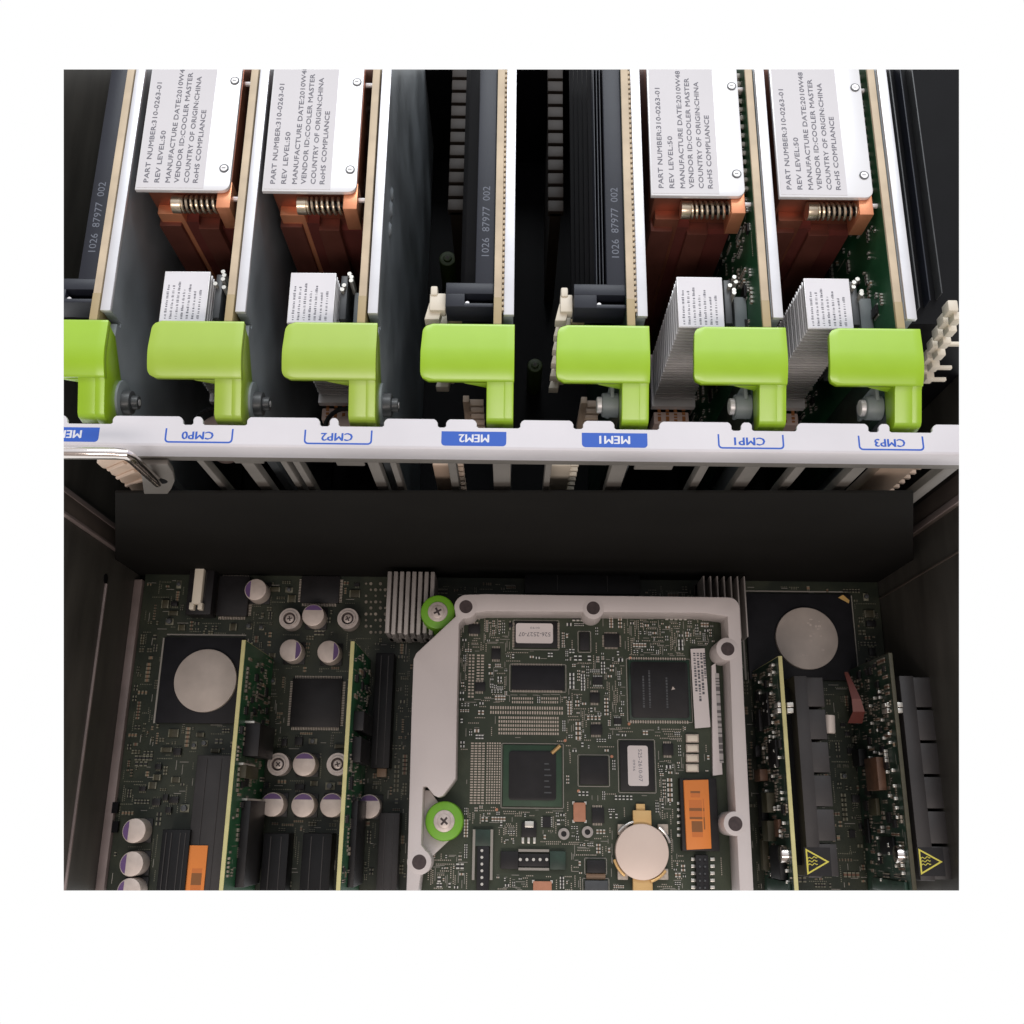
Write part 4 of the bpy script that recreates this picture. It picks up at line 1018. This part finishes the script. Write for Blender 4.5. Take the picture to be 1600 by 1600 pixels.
# keep the frame's own footprint free
rs(640, 940, 716, 1225); rs(640, 1225, 722, 1330); rs(640, 1225, 668, 1395)
def chip(u0, v0, u1, v1, h, m='chip', legs='', lm='pad', name='chip', bev=.12, sub=None, pitch=.65, ll=.9, inset=.1):
    mb = MB(); x0, x1, y0, y1 = span(u0, v0, u1, v1, ZB + h); z = ZB
    if sub: mb.box(x0 - .0, x1, y0, y1, z, z + h * .55, sub, .08); i_ = (x1 - x0) * inset; mb.prism(rrect(x0 + i_, x1 - i_, y0 + i_, y1 - i_, 1.2), z + .3, z + h, m, bev=.12)
    else: mb.box(x0, x1, y0, y1, z + .1, z + h, m, bev)
    if 'h' in legs:
        for i in range(int((x1 - x0 - .4) / pitch)):
            t = x0 + .35 + i * pitch; mb.box(t, t + pitch * .5, y0 - ll, y0 + .05, z, z + .35, lm); mb.box(t, t + pitch * .5, y1 - .05, y1 + ll, z, z + .35, lm)
    if 'v' in legs:
        for i in range(int((y1 - y0 - .4) / pitch)):
            t = y0 + .35 + i * pitch; mb.box(x0 - ll, x0 + .05, t, t + pitch * .5, z, z + .35, lm); mb.box(x1 - .05, x1 + ll, t, t + pitch * .5, z, z + .35, lm)
    if 's' in legs:                                             # printed outline
        e = .5
        for q in ((x0 - e - .3, x0 - e, y0 - e, y1 + e), (x1 + e, x1 + e + .3, y0 - e, y1 + e), (x0 - e, x1 + e, y0 - e - .3, y0 - e), (x0 - e, x1 + e, y1 + e, y1 + e + .3)):
            mb.box(*q, z, z + .05, 'silk')
    rs(u0 - 4, v0 - 4, u1 + 4, v1 + 4); o = mb.build(name, spm); return o, (x0, x1, y0, y1, z + h)
o, (x0, x1, y0, y1, z) = chip(804, 971, 871, 1012, 1.2, legs='vs')
mb = MB(); a = span(806, 974, 864, 1005, z + .15); mb.prism(rrect(a[0], a[1], a[2], a[3], 1.0), z - .05, z + .15, 'sticker_warm')
mb.text('526-2527-07', (a[1] - 1.0, a[2] + (a[3] - a[2]) * .55, z + .18), (-1, 0, 0), (0, -1, 0), (a[1] - a[0]) * .86, 1.7, 'ink')
mb.text('0193', (a[0] + (a[1] - a[0]) * .64, a[2] + (a[3] - a[2]) * .82, z + .18), (-1, 0, 0), (0, -1, 0), (a[1] - a[0]) * .25, .8, 'ink_grey'); mb.build('chip_sticker', o)
chip(799, 1040, 882, 1078, 1.2, 'chip_blue', 'hs')
o, (x0, x1, y0, y1, z) = chip(786, 1164, 878, 1260, 1.9, 'chip', 's', sub='pcb_soft', inset=.1)
mb = MB(); a = P2(862, 1177, z + .1); b = P2(875, 1165, z + .1); mb.tube([(a[0], a[1], z + .05), (b[0], b[1], z - .5)], .75, 'brass', 8); mb.build('gold_mark', o)
mb = MB()
for j in range(4): mb.text('LSI 1064'[:3 + j] if False else 'SAS', (0, 0, 0), (1, 0, 0), (0, 1, 0), .001, .001, 'ink') if False else None
for j in range(6):
    yy = y0 + 5 + j * 2.2; mb.box(x1 - 7, x1 - 4.2 - (j % 3) * .5, yy, yy + .5, z + .005, z + .03, 'grey_dark')
mb.build('chip_print', o)
o, (x0, x1, y0, y1, z) = chip(983, 1031, 1079, 1125, 2.0, 'chip', 'sh', sub='pcb_green_dark', inset=.035, pitch=1.0, ll=1.2)
mb = MB()
for (c, l) in ((.22, .5), (.32, .62), (.6, .5)):
    xx = x0 + (x1 - x0) * c; yb = y0 + (y1 - y0) * .2; rr_ = random.Random(int(c * 100))
    while yb < y0 + (y1 - y0) * (.2 + l): ll_ = rr_.uniform(.4, 1.1); mb.box(xx, xx + .7, yb, yb + ll_, z, z + .02, 'grey_dark'); yb += ll_ + .35
q = (x0 + (x1 - x0) * .72, y0 + (y1 - y0) * .52); mb.prism([(q[0] - .8, q[1] - .6), (q[0] + .8, q[1] - .2), (q[0] - .2, q[1] + .9)], z, z + .03, 'lid')
mb.build('chip_print', o)
chip(944, 990, 968, 1011, 1.1, 'chip', 'hv', pitch=.6, ll=.7); chip(906, 988, 921, 1016, 1.4, 'chip', 's'); chip(906, 1182, 950, 1226, 1.3, 'chip', 's')
o, (x0, x1, y0, y1, z) = chip(969, 1158, 1022, 1236, 1.2, 'chip', 's')
mb = MB(); a = span(981, 1165, 1013, 1228, z + .15); mb.prism(rrect(a[0], a[1], a[2], a[3], 1.0), z - .05, z + .15, 'sticker_warm')
mb.text('525-2610-07', (a[0] + (a[1] - a[0]) * .52, a[3] - 1.4, z + .18), (0, -1, 0), (1, 0, 0), (a[3] - a[2]) * .8, 1.5, 'ink_grey')
mb.text('0936', (a[0] + (a[1] - a[0]) * .25, a[3] - 5.5, z + .18), (0, -1, 0), (1, 0, 0), (a[3] - a[2]) * .28, .9, 'ink_grey'); mb.build('chip_sticker', o)
for (u0, v0, u1, v1) in ((922, 1082, 937, 1098), (923, 1132, 941, 1148), (1020, 1082, 1030, 1090), (732, 975, 750, 990), (768, 1013, 782, 1030), (742, 1066, 758, 1080), (795, 973, 801, 980), (925, 1262, 944, 1286), (1036, 1162, 1052, 1180)):
    chip(u0, v0, u1, v1, 1.0, 'chip', 'h')
# transistor with three bright legs, crystals, inductors
o, q = chip(815, 1285, 838, 1308, 1.6, 'chip'); mb = MB()
for i in range(3): pxbox(mb, 815 + i * 9, 1308, 819 + i * 9, 1318, ZB, ZB + .6, 'solder', .1)
pxbox(mb, 820, 1283, 834, 1293, ZB + 1.2, ZB + 1.7, 'solder', .2); mb.build('terminal', o); rs(812, 1280, 842, 1320)
for (u0, v0, u1, v1) in ((896, 1254, 915, 1284), (833, 1377, 862, 1400)):
    o, q = chip(u0, v0, u1, v1, 1.3, 'crystal_orange', name='crystal')
    mb = MB(); mb.box(q[0] - .4, q[0] + .5, q[2] - .4, q[2] + .7, ZB, ZB + 1, 'solder'); mb.box(q[1] - .5, q[1] + .4, q[2] - .4, q[2] + .7, ZB, ZB + 1, 'solder')
    mb.box(q[0] - .4, q[0] + .5, q[3] - .7, q[3] + .4, ZB, ZB + 1, 'solder'); mb.box(q[1] - .5, q[1] + .4, q[3] - .7, q[3] + .4, ZB, ZB + 1, 'solder'); mb.build('terminal', o)
chip(917, 1344, 946, 1364, 2.6, 'chip', 's', name='inductor'); chip(914, 1376, 950, 1400, 3, 'grey_dark', 's', name='inductor')
mb = MB(); mb.box(*span(916, 1365, 946, 1374, ZB + 1), ZB, ZB + 1.2, 'cap_tan', .1); mb.build('inductor_terminal', spm); rs(912, 1362, 950, 1376)
for (u, v) in ((881, 1303), (918, 1300)):
    mb = MB(); x, y = P2(u, v, ZB + 1.6); mb.ring((x, y), 1.1, 2.2, ZB, ZB + 1.7, 'alu_dim', 20); mb.cyl((x, y, ZB), (x, y, ZB + 1.2), 1.15, 'chip', 14); mb.build('round_inductor', spm); rs(u - 9, v - 9, u + 9, v + 9)
for i in range(4):
    mb = MB(); pxbox(mb, 1072, 1147 + i * 15.5, 1092, 1160 + i * 15.5, ZB, ZB + 1.6, 'pad', .2); 
    pxbox(mb, 1074, 1149 + i * 15.5, 1090, 1158 + i * 15.5, ZB + 1, ZB + 1.8, 'beige', .15); mb.build('tan_capacitor', spm)
rs(1070, 1145, 1094, 1210)
# headers
mb = MB(); pxbox(mb, 740, 1296, 768, 1322, ZB, ZB + 2.2, 'pcb_green_dark', .2); pxbox(mb, 745, 1322, 764, 1392, ZB, ZB + 2.0, 'chip', .1)
pxbox(mb, 738, 1296, 742, 1375, ZB, ZB + 2.3, 'silk'); pxbox(mb, 766, 1296, 770, 1375, ZB, ZB + 2.3, 'silk')
for i in range(6): p = at(753, 1329 + i * 10.5, ZB + 2); mb.cyl((p.x, p.y, ZB), (p.x, p.y, ZB + 2.5), .55, 'solder', 10)
mb.build('header', spm); rs(734, 1290, 774, 1395)
mb = MB(); pxbox(mb, 782, 1330, 810, 1358, ZB, ZB + 2.2, 'chip', .2); pxbox(mb, 810, 1334, 858, 1354, ZB, ZB + 1.6, 'chip', .1); pxbox(mb, 859, 1330, 884, 1359, ZB, ZB + 2.2, 'pcb_green_dark', .2)
pxbox(mb, 810, 1327, 858, 1331, ZB, ZB + 2, 'silk'); pxbox(mb, 810, 1356, 858, 1360, ZB, ZB + 2, 'silk')
for i in range(5): p = at(813 + i * 10.3, 1343, ZB + 2); mb.cyl((p.x, p.y, ZB), (p.x, p.y, ZB + 2.3), .6, 'solder', 10)
mb.build('header', spm); rs(776, 1322, 890, 1364)
mb = MB(); pxbox(mb, 1088, 1336, 1108, 1400, ZB, ZB + 3, 'chip', .2)
for i in range(6):
    for u in (1080, 1110): pxbox(mb, u, 1340 + i * 11, u + 7, 1345 + i * 11, ZB, ZB + .8, 'solder', .1)
    for u in (1093, 1101): p = at(u, 1343 + i * 11, ZB + 3); mb.cyl((p.x, p.y, ZB + 2), (p.x, p.y, ZB + 4), .4, 'grey_dark', 8)
mb.build('header', spm); rs(1074, 1332, 1124, 1395)
# pad arrays
def pads(u0, v0, u1, v1, px, py, w_, h_, name='pad_array'):
    mb = MB(); x0, x1, y0, y1 = span(u0, v0, u1, v1, ZB); x = x0
    while x < x1 - w_:
        y = y0
        while y < y1 - h_: mb.box(x, x + w_, y, y + h_, ZB, ZB + .12, 'pad'); y += py
        x += px
    mb.build(name, spm, kind='stuff'); rs(u0, v0, u1, v1)
pads(735, 1158, 758, 1256, 1.5, 1.0, 1.1, .55); pads(760, 1158, 783, 1256, 1.0, 1.0, .6, .6)
pads(766, 1101, 880, 1116, 1.0, 1.9, .55, 1.2); pads(779, 1119, 876, 1148, .95, 1.55, .6, .95)
pads(800, 1088, 836, 1099, .9, 1.5, .5, .9); pads(846, 1088, 872, 1099, .9, 1.5, .5, .9)
pads(732, 1022, 742, 1090, 1.4, 1.3, .9, .7); pads(745, 1022, 760, 1062, 1.7, 1.2, 1.2, .6)
# white part-number strip and barcode strip on the right of the board
def strip(name, pts, z0, z1, m): 
    mb = MB(); mb.prism([P2(u, v, z1) for u, v in pts], z0, z1, m); return mb
mb = strip('x', ((1079, 1014), (1101, 1013), (1110, 1136), (1086, 1138)), ZB + 1.9, ZB + 2.4, 'sticker_warm')
xa_, ya_ = P2(1084, 1020, ZB + 2.4); rr_ = random.Random(8)
for c, (du, l) in enumerate(((0, 60), (6, 75), (12, 62), (17, 40))):
    v = 1020
    while v < 1020 + l:
        s_ = rr_.uniform(1.5, 4.5); a = at(1083 + du * .9 + (v - 1020) * .06, v, ZB + 2.45); mb.box(a.x, a.x + .9, a.y - s_ * .25, a.y, ZB + 2.35, ZB + 2.45, 'ink'); v += s_ + rr_.choice((1, 1.2, 2.6))
mb.build('part_number_label', spm); rs(1076, 1010, 1114, 1142)
mb = strip('x', ((1112, 1040), (1118, 1036), (1129, 1210), (1114, 1212)), ZB + .2, ZB + 2.2, 'sticker_warm')
mb.box(*span(1121, 1052, 1127, 1192, ZB + 2.3), ZB + 2, ZB + 2.32, 'barcode_grey'); mb.build('barcode_label', spm); rs(1110, 1034, 1134, 1214)
# orange label on a black socket
mb = MB(); pxbox(mb, 1064, 1216, 1122, 1330, ZB, ZB + 4.5, 'chip', .3); 
for i in range(6):
    for du in (1058, ): pxbox(mb, du, 1253 + i * 10, du + 6, 1257 + i * 10, ZB, ZB + .8, 'solder', .1)
o = mb.build('socket', spm); rs(1054, 1212, 1130, 1332)
mb = MB(); mb.prism([P2(1068, 1219, ZB + 6), P2(1107, 1218, ZB + 6), P2(1112, 1326, ZB + 6), P2(1073, 1328, ZB + 6)], ZB + 4.3, ZB + 6, 'sticker_orange', bev=.25)
for (u0, v0, u1, v1) in ((1079, 1236, 1094, 1246), (1077, 1250, 1097, 1280), (1099, 1248, 1101, 1296), (1081, 1283, 1098, 1308)):
    mb.box(*span(u0, v0, u1, v1, ZB + 6.05), ZB + 5.9, ZB + 6.03, 'barcode_orange')
mb.build('orange_label', o)
# battery holder clips (the coin cell itself lies in them)
mb = MB()
pxbox(mb, 989, 1266, 1018, 1292, ZB, ZB + 3.0, 'brass', .3); pxbox(mb, 994, 1256, 1008, 1270, ZB, ZB + 1.6, 'brass', .2)
pxbox(mb, 989, 1368, 1020, 1400, ZB, ZB + 3.0, 'brass', .3)
x, y = P2(1003, 1330, ZB + 3); rr0 = 41 * 424 / F
for t0 in (35, 125, 215, 305):
    pts = [(x + (rr0 + .5) * math.cos(radians(t0 + d)), y + (rr0 + .5) * math.sin(radians(t0 + d)), ZB + 3.6) for d in range(-19, 20, 4)]
    mb.tube(pts, .55, 'brass' if t0 > 180 else 'steel', 8)
for (u, v) in ((973, 1296), (1036, 1296), (973, 1366), (1036, 1366)):
    p = at(u, v, ZB + 2); mb.box(p.x - 2, p.x + 2, p.y - 2, p.y + 2, ZB, ZB + 2.6, 'pad', .3)
mb.build('battery_holder', spm); rs(960, 1284, 1046, 1376); rs(988, 1255, 1020, 1395)
batt = MB(); x, y = P2(1003.5, 1331, ZB + 4.6); batt.cyl((x, y, ZB + 1.4), (x, y, ZB + 4.6), 39.5 * 422 / F, 'battery', 72, bev=.45)
o = batt.build('coin_battery'); o['label'] = 'round coin battery in brass clips on the controller board'; o['category'] = 'battery'
# small lamps, dots
mb = MB()
for (u, v) in ((776, 1265), (904, 1236), (956, 1182), (883, 1157), (983, 1131), (985, 1028)):
    p = at(u, v, ZB + .4); mb.cyl((p.x, p.y, ZB), (p.x, p.y, ZB + .3), .6, 'crystal_orange', 10)
mb.build('fiducial_dots', spm, kind='stuff')
def fw(u0, v0, u1, v1, n, big=.05, silk=.3):
    x0, x1, y0, y1 = span(u0, v0, u1, v1, ZB); FS.fill(n, big, silk, (x0 - sx0, x1 - sx0, y0 - sy0, y1 - sy0))
fw(716, 985, 800, 1105, 9000); fw(664, 1262, 960, 1391, 22000, .04, .3); fw(980, 962, 1112, 1026, 8000); fw(1024, 1140, 1072, 1214, 4000)
fw(884, 1030, 972, 1160, 5000); fw(716, 960, 800, 990, 2500, .12); fw(1024, 1214, 1066, 1391, 4000); fw(766, 1082, 884, 1104, 2500, 0)
FS.fill(3500, big=.10, silk=.3); sm.build('surface_components', spm, kind='stuff')
